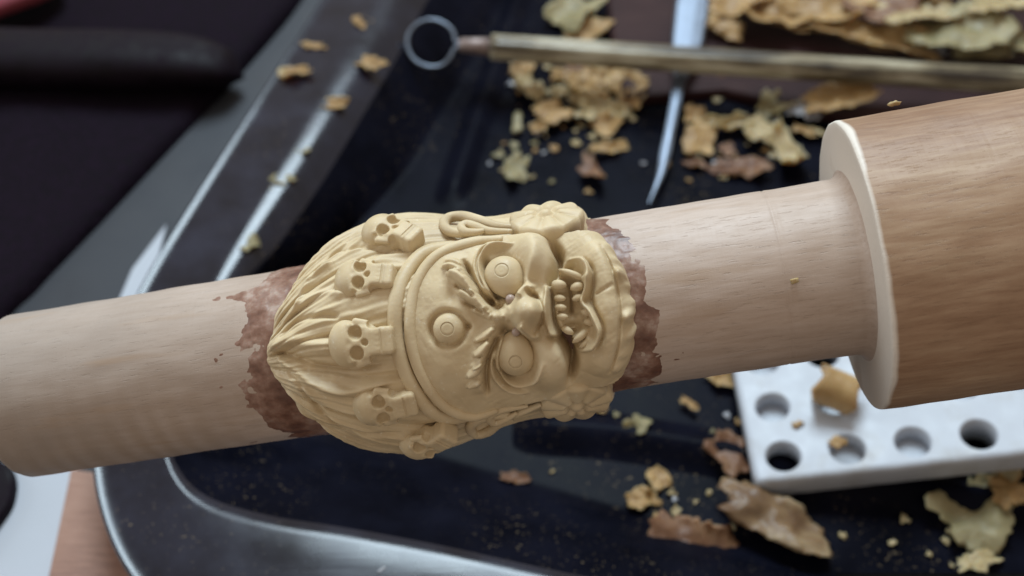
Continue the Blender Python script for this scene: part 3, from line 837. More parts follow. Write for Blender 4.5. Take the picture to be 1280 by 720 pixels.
# --- skulls of the crown
def sd_ell(p, c, r):
    d = [(p[i]-c[i])/r[i] for i in range(3)]
    k = np.sqrt(d[0]**2+d[1]**2+d[2]**2); return (k-1)*min(r)
def sd_box(p, c, hb, r):
    d = [np.abs(p[i]-c[i])-hb[i]+r for i in range(3)]
    return np.sqrt(sum(np.maximum(x, 0)**2 for x in d)) + np.minimum(np.maximum(np.maximum(d[0], d[1]), d[2]), 0) - r
def sd_cap(p, a, b, r):
    ba = [b[i]-a[i] for i in range(3)]; L2 = sum(x*x for x in ba)
    t = np.clip(sum((p[i]-a[i])*ba[i] for i in range(3))/L2, 0, 1)
    return np.sqrt(sum((p[i]-a[i]-t*ba[i])**2 for i in range(3)))-r
def smin(a, b, k):
    h = np.clip(0.5+0.5*(b-a)/k, 0, 1); return b*(1-h)+a*h-k*h*(1-h)
def smax(a, b, k): return -smin(-a, -b, k)
hv = 0.1
gx, gy, gz = np.arange(-4.4, 4.4, hv), np.arange(-3.0, 3.0, hv), np.arange(-1.6, 3.2, hv)
G = np.meshgrid(gx, gy, gz, indexing='ij')
f = sd_ell(G, (-1.75, 0, 0.3), (2.1, 2.15, 1.95))
f = smin(f, sd_box(G, (0.2, 0, 0.55), (1.3, 1.55, 1.2), 0.45), 0.5)
for sg in (-1, 1):
    f = smin(f, sd_cap(G, (-0.4, sg*1.85, 0.95), (1.0, sg*1.55, 1.05), 0.38), 0.25)
    f = smin(f, sd_cap(G, (-1.1, sg*0.5, 1.85), (-1.0, sg*1.5, 1.65), 0.28), 0.35)      # brow
f = smin(f, sd_box(G, (1.85, 0, 0.75), (0.95, 1.2, 1.2), 0.4), 0.4)                     # upper jaw
f = smin(f, sd_box(G, (3.0, 0, 0.50), (0.78, 1.25, 1.2), 0.42), 0.3)                  # chin
for sg in (-1, 1):
    f = smax(f, -sd_ell(G, (-0.28, sg*0.92, 1.85), (0.74, 0.68, 1.15)), 0.12)
    f = smax(f, -sd_ell(G, (1.45, sg*1.55, 1.25), (0.48, 0.42, 0.75)), 0.12)
f = smax(f, -sd_ell(G, (0.68, 0, 1.9), (0.46, 0.34, 0.7)), 0.1)
f = smax(f, -sd_box(G, (2.52, 0, 2.0), (0.09, 1.6, 0.26), 0.03), 0.06)
for k in range(-2, 3): f = smax(f, -sd_box(G, (2.3, k*0.46, 2.03), (0.35, 0.05, 0.12), 0.02), 0.05)
SV, SF = surface_nets(f, (gx[0], gy[0], gz[0]), hv)
skull_me = None
def skull(px0, px1, R, size, sink=0.32, roll=0):
    """cranium end px0, chin end px1"""
    global skull_me
    a0, s0 = q(*px0, R); a2, s2 = q(*px1, R)
    a, s = (a0+a2)/2, (s0+s2)/2
    nv = Vector(radial(s)); p0 = Vector(np.array([a0, 0, 0])+radial(s0)*R); p1 = Vector(np.array([a2, 0, 0])+radial(s2)*R)
    xd = (p1-p0); xd = (xd-nv*xd.dot(nv)).normalized(); yd = nv.cross(xd)
    if skull_me is None:
        o = mesh_obj('skull', SV, SF, M['wax'], head); fix_normals(o); skull_me = o.data
    else:
        o = bpy.data.objects.new('skull', skull_me); COL.objects.link(o); o.parent = head
    r = r_at(r_hair, a, s)
    m = Matrix((xd, yd, nv)).transposed().to_4x4() @ Matrix.Rotation(math.radians(roll), 4, 'X')
    rv = random.Random(int(px0[0])); m = m @ Matrix.Rotation(math.radians(rv.uniform(-7, 7)), 4, 'Y') @ Matrix.Diagonal((size*rv.uniform(.95, 1.05), size*rv.uniform(1.12, 1.28), size*rv.uniform(.92, 1.1), 1))
    m.translation = Vector((a, nv.y*(R-sink), nv.z*(R-sink)))*MM
    o.matrix_local = m
skull((418, 352), (497, 349), 14.0, 0.93)
skull((411, 432), (496, 424), 14.2, 0.98)
skull((455, 288), (528, 303), 14.1, 0.93)
skull((442, 510), (522, 498), 14.1, 0.94)
skull((505, 562), (566, 532), 14.2, 0.90)

# --- flower earrings
def flower(px, R, rad, tilt, side):
    a, s = q(px[0], px[1], R)
    th = math.radians(tilt)*side
    nv = np.array([0.05, math.sin(th), math.cos(th)]); nv /= np.linalg.norm(nv)
    ta = np.cross([0, -nv[2], nv[1]], nv); ta = np.array([1, 0, 0]) - nv*nv[0]; ta /= np.linalg.norm(ta); tb = np.cross(nv, ta)
    sp = q(px[0], px[1], R); o3 = np.array([sp[0], 0, 0]) + radial(sp[1])*R
    V = []; F = []; nr, ns = 30, 128
    npet = 9
    rows_ = [(i/nr, None) for i in range(nr+1)] + [(1.01, 0.35), (1.0, 0.9), (0.98, 1.5), (0.93, 2.6)]
    for (fr, wall) in rows_:
        for j in range(ns):
            t = 2*math.pi*j/ns
            pet = abs(math.cos(npet*t/2))
            rr = rad*fr*(1 - 0.075*(1-pet**0.6)*min(1, fr*1.4)**3)
            ff = min(fr, 1.0)
            zz = 0.55*math.exp(-(ff/0.17)**4) - 0.10*math.exp(-((ff-0.24)/0.06)**2)
            zz += 0.50*(pet**0.55)*smooth_s((ff-0.2)/0.2)*(1-0.55*ff**2) - 0.25*ff**2
            zz += 0.14*math.cos(npet*t)*smooth_s((ff-0.5)/0.3)*0.4
            if ff > 0.93: zz -= 0.3*((ff-0.93)/0.07)**2
            if wall is not None: zz = zz - wall
            V.append(o3 + ta*rr*math.cos(t) + tb*rr*math.sin(t) + nv*zz)
    for i in range(len(rows_)-1):
        for j in range(ns):
            k = (j+1) % ns
            F.append([i*ns+j, i*ns+k, (i+1)*ns+k, (i+1)*ns+j])
    fix_normals(mesh_obj('flower_earring', V, F, M['wax'], head))
flower((682, 268), 13.2, 4.2, 66, 1)
flower((721, 508), 13.0, 4.1, 60, -1)

# --- looped ribbons in front of the earrings
def ribbon(px, R, rad, lift, name='ribbon_knot'):
    P = catmull([np.append(np.array([q(x, y, R)[0], 0, 0]) + radial(q(x, y, R)[1])*(R+lift*k), []) for k, (x, y) in enumerate(px)], 6)
    V, F = tube(P, rad, 10, [radial(math.atan2(p[1], p[2])*RS) for p in P])
    fix_normals(mesh_obj(name, V, F, M['wax'], head))
ribbon([(650, 284), (622, 283), (600, 276), (580, 271), (562, 273), (555, 281), (562, 290), (580, 293), (596, 290)], 13.2, [0.3, 0.55, 0.6, 0.6, 0.6, 0.6, 0.6, 0.5, 0.3], 0.02)
ribbon([(640, 289), (612, 289), (596, 284), (584, 281), (577, 285), (582, 291), (594, 292), (606, 290)], 13.6, [0.25, 0.45, 0.5, 0.5, 0.5, 0.5, 0.45, 0.25], 0.03)
ribbon([(676, 505), (645, 516), (622, 517), (600, 522), (588, 532), (594, 541), (610, 538), (622, 530), (640, 522)], 13.2, [0.3, 0.55, 0.65, 0.65, 0.6, 0.6, 0.6, 0.5, 0.3], 0.02)
ribbon([(660, 507), (640, 509), (622, 513), (612, 520), (618, 527), (632, 522), (646, 514)], 13.5, [0.25, 0.45, 0.5, 0.5, 0.5, 0.45, 0.25], 0.03)

# ------------------------------------------------------------------ loop tool
tA = at_z(600, 58, 13.0); tB_ = at_z(1330, 105, 11.0)
tdir = (tB_-tA).normalized(); tz = Vector((0, -0.55, 0.83)); tz = (tz-tdir*tz.dot(tdir)).normalized(); ty = tz.cross(tdir)
m = Matrix((tdir, ty, tz)).transposed().to_4x4(); m.translation = tA*MM; m = m @ Matrix.Scale(1.26, 4)
M['tool_wood'] = None
mt, nt, b = new_mat('weathered_bamboo')
g1 = N(nt, 'ShaderNodeTexNoise', Scale=1.0, Detail=6.0, Roughness=0.65); nt.links.new(coords(nt, (30, 420, 420)), g1.inputs['Vector'])
g2 = N(nt, 'ShaderNodeTexNoise', Scale=150.0, Detail=4.0); nt.links.new(coords(nt, (0.5, 1, 1)), g2.inputs['Vector'])
fc = math_n(nt, 'ADD', math_n(nt, 'MULTIPLY', g1.outputs[0], 0.65), math_n(nt, 'MULTIPLY', g2.outputs[0], 0.35))
cr = ramp(nt, fc, [(0.43, (0.035, 0.025, 0.016)), (0.48, (0.12, 0.095, 0.055)), (0.53, (0.24, 0.20, 0.125)), (0.58, (0.44, 0.40, 0.29))])
nt.links.new(cr.outputs[0], b.inputs['Base Color']); b.inputs['Roughness'].default_value = 0.32
bump(nt, b, fc, 0.7, 0.0005)
M['tool_wood'] = mt
M['ferrule'] = plain('dull_ferrule', (0.26, 0.20, 0.18), 0.45, metal=0.3, nscale=500, namt=0.3)
tool = empty('loop_tool', m)
tag(tool, 'wire loop carving tool with long ridged bamboo handle lying across the tray', 'carving tool')
V = []; F = []; sg = 36
xs = [2.0, 2.2, 3.5] + list(np.linspace(6, 125, 50))
for i, x in enumerate(xs):
    for j in range(sg):
        a = 2*math.pi*j/sg
        r = (1.9 if i == 0 else 2.15)*(1 + 0.13*(j % 4 != 0)*(i > 0)) + 0.07*mnoise.noise(Vector((x*0.1, j*0.7, 3)))
        V.append((x, r*math.cos(a), r*math.sin(a)))
for i in range(len(xs)-1):
    for j in range(sg):
        k = (j+1) % sg; F.append([i*sg+j, i*sg+k, (i+1)*sg+k, (i+1)*sg+j])
F.append(list(range(sg))); F.append([(len(xs)-1)*sg+j for j in range(sg)])
fix_normals(mesh_obj('handle', V, F, M['tool_wood'], tool))
V, F = tube([(-4.0, 0, 0), (-3.6, 0, 0), (-1, 0, 0), (2.1, 0, 0)], [0.9, 1.3, 1.5, 1.7], 18)
fix_normals(mesh_obj('ferrule', V, F, M['ferrule'], tool))
lp = [(-3.4, 0.35, 0), (-4.6, 0.6, 0)] + [(-9.2+4.5*math.cos(t)*(1+.03*math.sin(3*t)), 4.7*math.sin(t)*(1+.04*math.cos(2*t+1)), 0.15*math.sin(2*t)) for t in np.linspace(0.42, 2*math.pi-0.42, 26)] + [(-4.6, -0.6, 0), (-3.4, -0.35, 0)]
V, F = tube(catmull(lp, 4), 0.36, 10)
fix_normals(mesh_obj('wire_loop', V, F, M['steel'], tool))

# ------------------------------------------------------------------ steel spatula
sp = [(874, -60, 42, 9.5), (866, 0, 42, 8.5), (862, 30, 41, 8), (857, 66, 36, 7.5), (850, 98, 18, 7.2), (845, 125, 14, 6.5), (838, 160, 13, 5.8), (832, 190, 14, 5.2), (827, 214, 11, 4.8), (820, 234, 7, 4.4), (811, 256, 3, 4.0)]
P3 = catmull([at_z(x, y, z).to_tuple() + (wd/scale_at(at_z(x, y, z)),) for x, y, wd, z in sp], 6)
org = Vector(P3[0][:3])
spat = empty('steel_spatula', loc=org*MM)
tag(spat, 'thin steel wax spatula with bent tip, passing under the bamboo handle', 'spatula')
def strip(name, Q, mat, th):
    C_ = Q[:, :3]-np.array(org); Wd_ = Q[:, 3]
    T = np.gradient(C_, axis=0); T /= np.linalg.norm(T, axis=1)[:, None]
    Sd = np.cross(T, up); Sd /= np.linalg.norm(Sd, axis=1)[:, None]; Nn = np.cross(Sd, T)
    sec = [(-0.5, 0), (-0.42, 0.5), (-0.12, 0.75), (0.12, 0.75), (0.42, 0.5), (0.5, 0), (0.42, -0.4), (-0.42, -0.4)]
    V = []; F = []; k = len(sec)
    for i in range(len(C_)):
        for (x, z) in sec: V.append(C_[i] + Sd[i]*x*Wd_[i] + Nn[i]*z*th)
    for i in range(len(C_)-1):
        for j in range(k): F.append([i*k+j, i*k+(j+1) % k, (i+1)*k+(j+1) % k, (i+1)*k+j])
    F.append(list(range(k))); F.append([(len(C_)-1)*k+j for j in range(k)])
    o = mesh_obj(name, V, F, mat, spat, smooth=False); fix_normals(o)
cut = 26
strip('shank', P3[:cut+1], M['steel'], 1.3); strip('blade', P3[cut:], M['steel'], 1.0)

# ------------------------------------------------------------------ brown wooden block lying in the far side of the tray
def slab(name, px, z0, z1, mat, label, cat, chamfer=0.5):
    top = [at_z(x, y, z1) for x, y in px]
    c_ = sum(top, Vector())/len(top)
    V = [(p.x-c_.x, p.y-c_.y, z0-z0) for p in top]
    V += [(p.x-c_.x, p.y-c_.y, z1-z0-chamfer) for p in top]
    V += [((p.x-c_.x)*0.985, (p.y-c_.y)*0.985, z1-z0) for p in top]
    n = len(px); F = []
    for r in (0, 1):
        for j in range(n): F.append([r*n+j, r*n+(j+1) % n, (r+1)*n+(j+1) % n, (r+1)*n+j])
    F.append(list(range(n))[::-1]); F.append([2*n+j for j in range(n)])
    o = mesh_obj(name, V, F, mat, smooth=False); fix_normals(o)
    o.location = Vector((c_.x, c_.y, z0))*MM
    return tag(o, label, cat)
slab('wooden_block', [(748, -120), (762, 30), (780, 122), (905, 112), (1080, 152), (1500, 190), (1500, -120)], FLOOR, 3.5, M['block'],
     'dark reddish brown wooden block under the heap of shavings', 'block')
slab('paper_sheet', [(208, 280), (192, 345), (150, 450), (100, 560), (40, 860), (-200, 860), (-60, 640), (60, 520), (150, 372), (166, 335)], 0.0, 0.4, M['paper'],
     'white paper strip lying under the mandrel beside the brown board', 'paper', chamfer=0.05)
slab('wooden_board', [(88, 585), (30, 860), (330, 880), (200, 600)], 0.0, 3.0, M['board'],
     'flat brown wooden board slipped under the rounded corner of the black tray', 'board')

# ------------------------------------------------------------------ white block with holes
def perforated():
    z_low = 6.0
    c0 = at_z(979, 570, 7.4)
    g_ = math.radians(10)
    d_along = Vector((math.cos(g_), 0.02, math.sin(g_))).normalized()
    nrm = d_along.cross(Vector((0.02, 1, 0))).normalized()
    v_dir = nrm.cross(d_along).normalized()
    mt = Matrix((d_along, v_dir, nrm)).transposed().to_4x4(); mt.translation = c0*MM
    sclp = scale_at(c0)
    dx = 79.0/sclp; rad = 21.5/sclp
    dy = dx*0.96
    nx, ny = 6, 4
    ex, ey = 0.42*dx, 0.34*dx
    x0, y0 = -ex, -ey; TH_ = 5.6
    bmv = []; F = []
    # top sheet: one cell per hole, ring of quads from circle to square
    V = []
    K = 32
    def add(p): V.append(p); return len(V)-1
    for i in range(nx):
        for j in range(ny):
            cx, cy = i*dx, j*dy
            xa = x0 if i == 0 else cx-dx/2; xb = cx+dx/2
            ya = y0 if j == 0 else cy-dy/2; yb = cy+dy/2
            ringo, ring1, ring2, ring3, ringb = [], [], [], [], []
            for k in range(K):
                t = 2*math.pi*(k+0.5)/K; c_, s_ = math.cos(t), math.sin(t)
                tx = ((xb-cx) if c_ > 0 else (cx-xa))/max(abs(c_), 1e-6); ty_ = ((yb-cy) if s_ > 0 else (cy-ya))/max(abs(s_), 1e-6)
                tt = min(tx, ty_)
                ringo.append(add((cx+c_*tt, cy+s_*tt, 0)))
                ring1.append(add((cx+c_*rad*1.10, cy+s_*rad*1.10, 0)))
                ring2.append(add((cx+c_*rad, cy+s_*rad, -0.3)))
                ring3.append(add((cx+c_*rad*0.95, cy+s_*rad*0.95, -TH_))); ringb.append(add((cx+c_*tt, cy+s_*tt, -TH_)))
            for k in range(K):
                l = (k+1) % K
                F.append([ringo[k], ringo[l], ring1[l], ring1[k]]); F.append([ring1[k], ring1[l], ring2[l], ring2[k]]); F.append([ring2[k], ring2[l], ring3[l], ring3[k]]); F.append([ring3[k], ring3[l], ringb[l], ringb[k]])
            # square corners
            for (qx, qy, t) in ((xb, yb, 45), (xa, yb, 135), (xa, ya, 225), (xb, ya, 315)):
                ang = math.atan2(qy-cy, qx-cx); kk = int((ang/(2*math.pi)*K-0.5) // 1) % K
                F.append([ringo[kk], add((qx, qy, 0)), ringo[(kk+1) % K]]); F.append([ringb[kk], add((qx, qy, -TH_)), ringb[(kk+1) % K]])
            if (i, j) not in ((0, 0), (1, 2), (3, 0)):
                F.append([add((cx+math.cos(2*math.pi*(k+.5)/K)*rad*.953, cy+math.sin(2*math.pi*(k+.5)/K)*rad*.953, -3.4)) for k in range(K)])
    o_top = V, F
    # rounded skirt round the sheet
    X1, Y1 = (nx-0.5)*dx, (ny-0.5)*dy
    loop = []
    for (ax, ay), (bx, by) in (((x0, y0), (X1, y0)), ((X1, y0), (X1, Y1)), ((X1, Y1), (x0, Y1)), ((x0, Y1), (x0, y0))):
        for k in range(40): loop.append((ax+(bx-ax)*k/40, ay+(by-ay)*k/40))
    def nrm2(i):
        x, y = loop[i]; nx_ = (1 if abs(x-X1) < 1e-6 else 0)-(1 if abs(x-x0) < 1e-6 else 0); ny_ = (1 if abs(y-Y1) < 1e-6 else 0)-(1 if abs(y-y0) < 1e-6 else 0)
        l = math.hypot(nx_, ny_); return nx_/l, ny_/l
    rows2 = []
    for (out, dn) in [(0, 0), (0.35, -0.06), (0.75, -0.3), (0.98, -0.75), (1.05, -1.3), (1.0, -TH_+0.8), (0.5, -TH_), (0, -TH_)]:
        rr = []
        for i, (x, y) in enumerate(loop):
            n_ = nrm2(i); wob = 0.12*mnoise.noise(Vector((x*0.3, y*0.3, dn)))*(out > 0)
            rr.append(add((x+n_[0]*(out+wob), y+n_[1]*(out+wob), dn)))
        rows2.append(rr)
    n = len(loop)
    for r in range(len(rows2)-1):
        for j in range(n): F.append([rows2[r][j], rows2[r][(j+1) % n], rows2[r+1][(j+1) % n], rows2[r+1][j]])
    o = mesh_obj('perforated_block', V, F, M['plastic'], smooth=True)
    bm = bmesh.new(); bm.from_mesh(o.data); bmesh.ops.remove_doubles(bm, verts=bm.verts[:], dist=0.00002)
    bmesh.ops.recalc_face_normals(bm, faces=bm.faces[:]); bm.to_mesh(o.data); bm.free()
    for p_ in o.data.polygons:
        if abs(p_.normal.z) > 0.995: p_.use_smooth = False
    o.matrix_world = mt
    tag(o, 'white plastic block with rows of round holes below the mandrel', 'plastic block')
    return o
pblock = perforated()

# ------------------------------------------------------------------ dark cloth, pouch, red cloth
def blanket(name, px, z, mat, label, cat, amp=1.2, seed=2, thick=2.0):
    """soft cloth sheet: polygon outline filled with a grid, edges rounded down"""
    pts = catmull([at_z(x, y, z).to_tuple()[:2] for x, y in px], 6, closed=True)
    lo = pts.min(0); hi = pts.max(0)
    c_ = (lo+hi)/2
    K = len(pts); V = []; F = []
    rings = [1.0, 0.995, 0.985, 0.96, 0.9, 0.8, 0.65, 0.5, 0.35, 0.2, 0.08]
    for i, f_ in enumerate(rings):
        for p in pts:
            x, y = c_+(p-c_)*f_
            e = [0, 0.45, 0.8, 1.0][min(i, 3)]
            zz = thick*e + (amp*e*(0.6+0.6*mnoise.fractal(Vector((x*0.025, y*0.025, seed)), 1.0, 2.0, 3)) if i else 0)
            V.append((x-c_[0], y-c_[1], max(zz, 0.02)))
    for i in range(len(rings)-1):
        for j in range(K): F.append([i*K+j, i*K+(j+1) % K, (i+1)*K+(j+1) % K, (i+1)*K+j])
    F.append([(len(rings)-1)*K+j for j in range(K)])
    o = mesh_obj(name, V, F, mat); fix_normals(o)
    if o.data.polygons[-1].normal.z < 0: o.data.flip_normals()
    o.location = (c_[0]*MM, c_[1]*MM, 0.0)
    return tag(o, label, cat)
blanket('dark_cloth', [(400, -60), (372, 0), (300, 85), (215, 175), (130, 265), (62, 335), (25, 372), (-60, 430), (-300, 430), (-400, 100), (-300, -260), (200, -300), (420, -160)], 2.0, M['cloth'],
        'dark purplish cloth spread over the white table beside the tray', 'cloth', amp=2.0)
blanket('shadow_cloth', [(-2, 570), (12, 580), (16, 605), (2, 640), (-60, 700), (-150, 640), (-120, 560), (-40, 545)], 3.0, M['pouch'],  # dark cloth patch, also stands in for the soft shadow here
        'dark fabric patch doubling as soft shadow under the rounded tip of the pale mandrel', 'fabric', amp=1.0, thick=1.6)
def pouch(name, p0, p1, rad, flat, mat, label, cat, seed=1):
    d = (p1-p0); L = d.length; d.normalize(); sd_ = Vector((0, 0, 1)).cross(d).normalized()
    V = []; F = []; nu, nv_ = 40, 28
    for i in range(nu+1):
        t = i/nu; x = t*L
        e = (1-abs(2*t-1)**5.0)**0.4
        for j in range(nv_):
            a = 2*math.pi*j/nv_
            ca, sa = math.cos(a), math.sin(a)
            r = rad*e*(1+0.06*mnoise.noise(Vector((x*0.06, ca+seed, sa))))
            V.append(d*(x-L/2) + sd_*(r*math.copysign(abs(ca)**0.8, ca)) + Vector((0, 0, 1))*(flat*e*(math.copysign(abs(sa)**0.8, sa)+1.0)))
    for i in range(nu):
        for j in range(nv_): F.append([i*nv_+j, i*nv_+(j+1) % nv_, (i+1)*nv_+(j+1) % nv_, (i+1)*nv_+j])
    o = mesh_obj(name, [v.to_tuple() for v in V], F, mat); fix_normals(o)
    o.location = ((p0+p1)/2)*MM
    return tag(o, label, cat)
pouch('dark_pouch', at_z(-190, 88, 4.0), at_z(306, 98, 4.0), 8.5, 5.0, M['pouch'], 'rounded dark leather pouch lying on the dark cloth', 'pouch')
pouch('red_cloth_roll', at_z(-120, 52, 6.0), at_z(78, -22, 6.0), 9.0, 3.5, M['red'], 'soft pinkish red fabric roll on the dark cloth', 'fabric', seed=4)

# ------------------------------------------------------------------ wax shavings
def flake(nm, Lx, Wy, th, curl, crumple, seed, nu=22, nv_=12, ragged=0.25):
    """irregular curled shaving, returned as a mesh centred on its base"""
    V = []; F = []
    sd_ = seed*7.31
    def surf_pt(uu, vv):
        ang = math.atan2(vv, uu); rad = max(abs(uu), abs(vv))
        # squircle mapping plus ragged outline
        rx = math.cos(ang); ry = math.sin(ang)
        k = 1/max(abs(rx), abs(ry)); cc = (1/(abs(rx)**3+abs(ry)**3)**(1/3))/k if k else 1
        out = 1 + 1.25*ragged*mnoise.fractal(Vector((rx*1.5+sd_, ry*1.5, 0.3)), 0.7, 2.3, 5)
        x = uu*cc*out*Lx/2; y = vv*cc*out*Wy/2
        z = crumple*mnoise.fractal(Vector((x*1.6/max(Wy, 1)+sd_, y*1.6/max(Wy, 1), 5.1)), 1.0, 2.0, 3)
        z += 0.28*crumple*abs(mnoise.noise(Vector((x*0.9+sd_, y*0.9, 9.0))))
        if abs(curl) > 1e-3:
            Rr = Wy/curl; aa = y/Rr
            y2 = math.sin(aa)*(Rr-z); z2 = Rr-math.cos(aa)*(Rr-z)
            y, z = y2, z2
        return x, y, z
    idx = {}
    for side in (0, 1):
        for i in range(nu+1):
            for j in range(nv_+1):
                uu = -1+2*i/nu; vv = -1+2*j/nv_
                x, y, z = surf_pt(uu, vv)
                e = min(1-abs(uu), 1-abs(vv)); t = th*(0.25+0.75*min(1, e*2.5))*min(1, e*20)
                idx[side, i, j] = len(V)
                V.append((x, y, z+(t/2 if side == 0 else -t/2)))
    for i in range(nu):
        for j in range(nv_):
            F.append([idx[0, i, j], idx[0, i+1, j], idx[0, i+1, j+1], idx[0, i, j+1]])
            F.append([idx[1, i, j], idx[1, i, j+1], idx[1, i+1, j+1], idx[1, i+1, j]])
    zmin = min(v[2] for v in V)
    V = [(x, y, z-zmin) for x, y, z in V]
    me = bpy.data.meshes.new(nm)
    me.from_pydata([(x*MM, y*MM, z*MM) for x, y, z in V], [], F)
    bm = bmesh.new(); bm.from_mesh(me); bmesh.ops.remove_doubles(bm, verts=bm.verts[:], dist=1e-6); bm.to_mesh(me); bm.free()
    me.polygons.foreach_set('use_smooth', [True]*len(me.polygons))
    return me
WORD = {'t': 'tan', 'r': 'reddish brown', 'o': 'olive', 'p': 'pale cream', 'g': 'grey'}
def describe(l, w_, c_, where):
    asp = max(l, w_)/min(l, w_)
    size = 'small' if max(l, w_) < 38 else ('large' if max(l, w_) > 95 else 'medium-sized')
    shp = 'sliver' if asp > 2.1 else ('oblong flake' if asp > 1.45 else 'roundish flake')
    return f'{size} {WORD[c_]} wax {shp} {where}'
COLS = {'s': 'chip_slab', 't': 'chip_tan', 'r': 'chip_red', 'o': 'chip_olive', 'p': 'chip_pale', 'g': 'chip_grey'}
seedc = [0]
def shaving(x, y, lp_, wp, ang, colr, z, label, group=None, curl=0.5, crumple=None, th=None, tilt=None, name='wax_shaving', ragged=0.28, cat='wax shaving'):
    seedc[0] += 1; sd_ = seedc[0]
    p = at_z(x, y, z); k = scale_at(p)
    L_, W_ = lp_/k, wp/k
    small = lp_ < 14
    crumple = (0.30*min(L_, W_)) if crumple is None else crumple
    th = max(0.25, 0.07*min(L_, W_)) if th is None else th
    rv = random.Random(sd_*13)
    curl *= rv.choice([0.6, 1.2, 2.2, 3.6, 5.0]) if lp_ < 90 else rv.uniform(0.6, 2.0); ragged = ragged*rv.uniform(0.9, 1.6)
    me = flake(name, L_, W_*1.15, th, curl, crumple, sd_, nu=8 if small else 26, nv_=6 if small else 16, ragged=ragged)
    me.materials.append(M[COLS[colr]])
    o = bpy.data.objects.new(name, me); COL.objects.link(o)
    o.location = Vector((p.x, p.y, z))*MM
    rr = random.Random(sd_)
    tl = (rr.uniform(-12, 12), rr.uniform(-12, 12)) if tilt is None else tilt
    o.rotation_euler = (math.radians(tl[0]), math.radians(tl[1]), math.radians(ang))
    return tag(o, label, cat, group)

Z0 = FLOOR+0.1
# near shavings, each with a look of its own
shaving(960, 655, 140, 60, -30, 's', Z0+1, 'large slab-like amber brown shaving with pale end, beside the white block corner', curl=0.45, crumple=2.2, th=1.2, ragged=0.16)
shaving(862, 690, 118, 80, -20, 'r', Z0, 'crumpled reddish brown shaving beside the large slab-like one', curl=0.6, crumple=2.4, th=1.0)
shaving(915, 574, 62, 46, -55, 'r', Z0+1.5, 'ragged brown shaving pressed against the edge of the white block', curl=0.4, crumple=1.3)
shaving(822, 600, 36, 24, -70, 't', Z0, 'small oblong tan chip standing near the reddish brown shaving', curl=0.4)
shaving(800, 627, 40, 24, 15, 't', Z0, 'flat oval tan chip beside the reddish brown shaving', curl=0.3)
shaving(1218, 640, 80, 100, -50, 'o', Z0, 'large translucent olive shaving folded over on the dark tray', curl=0.9, crumple=2.6, th=0.7, ragged=0.4)
shaving(1256, 612, 48, 42, 40, 't', Z0+3, 'ragged tan shaving resting on the folded olive one', curl=0.5, crumple=1.4, ragged=0.45)
shaving(1222, 704, 66, 24, 28, 'p', Z0+1, 'narrow pale tan sliver lying by the folded olive shaving', curl=0.5)
shaving(862, 506, 26, 10, -40, 't', Z0+1.0, 'thin curved sliver on the tray rib beside the white block', curl=0.8)
shaving(797, 536, 30, 26, 60, 'o', Z0+1.8, 'dull flat flake lying on the tray rib', curl=0.3)
shaving(905, 476, 46, 22, 5, 't', Z0+0.5, 'tan wax chip half hidden between the pale shaft and the white block', curl=0.4)
shaving(695, 666, 34, 24, 10, 't', Z0, 'dim tan flake alone on the bluish tray floor', curl=0.3)
shaving(645, 600, 38, 14, -5, 'r', Z0, 'dim brown flake on the tray floor below the lower earring', curl=0.3)
shaving(642, 642, 18, 12, 60, 'g', Z0, 'lone grey crumb on the open tray floor below the carving', curl=0.2)
# curled shaving on the perforated block
me = bpy.data.meshes.new('curled_shaving')
pc = at_z(1046, 488, 14.0); k = scale_at(pc)
V = []; F = []; nt_, nw = 60, 12
for i in range(nt_+1):
    t = i/nt_*math.pi*2.9
    r = (24-8.0*i/nt_)/k
    for side in (0, 1):
        for j in range(nw+1):
            wv_ = (j/nw-0.5)*58/k*(1-0.25*abs(math.sin(i*0.21)))
            rr = r + (0.35 if side else 0) + 0.12*mnoise.noise(Vector((i*0.2, j*0.4, 2)))
            V.append((wv_+0.2*mnoise.noise(Vector((i*.15, j*.2, 8)))*2, rr*math.cos(t), rr*math.sin(t)))
W2 = 2*(nw+1)
for i in range(nt_):
    for j in range(nw):
        F.append([i*W2+j, i*W2+j+1, (i+1)*W2+j+1, (i+1)*W2+j]); F.append([i*W2+nw+1+j, (i+1)*W2+nw+1+j, (i+1)*W2+nw+2+j, i*W2+nw+2+j])
    for j in (0, nw): F.append([i*W2+j, (i+1)*W2+j, (i+1)*W2+nw+1+j, i*W2+nw+1+j])
cs = mesh_obj('wax_shaving', V, F, M['chip_tan']); fix_normals(cs)
cs.location = at_z(1046, 489, 12.6)*MM; cs.rotation_euler = (0.4, 0.1, math.radians(-25))
tag(cs, 'rolled up tan shaving sitting over a hole of the white block', 'wax shaving')

gm = 'shavings under the bamboo handle'
lm = 'between the bamboo handle and the upper earring'
for (x, y, l, w_, a, c_) in [(655, 88, 34, 26, 30, 't'), (660, 114, 44, 30, -60, 'p'), (692, 145, 52, 38, 20, 't'), (705, 99, 36, 22, 0, 't'), (735, 112, 60, 40, -50, 't'), (745, 134, 46, 34, 20, 'p'),
                             (778, 112, 60, 44, 140, 't'), (760, 160, 42, 30, -30, 't'), (760, 187, 46, 18, 18, 't'), (645, 213, 28, 40, -10, 'o'), (738, 214, 28, 46, 15, 'r'), (647, 155, 13, 32, 0, 'o'), (722, 125, 34, 26, 80, 'p'), (700, 120, 26, 22, 10, 'p'), (752, 98, 44, 26, 10, 't'), (790, 128, 34, 26, 60, 't'), (730, 150, 36, 22, -20, 'p'), (715, 92, 40, 20, 20, 'r'), (772, 145, 30, 22, 0, 'p'), (680, 160, 36, 20, 40, 't')]:
    shaving(x, y, l, w_, a, c_, Z0+random.uniform(0, 1.2), describe(l, w_, c_, lm), gm, curl=random.uniform(0.2, 0.9))
gm = 'shavings beside the spatula'
lm = 'between the steel spatula and the thick mandrel end'
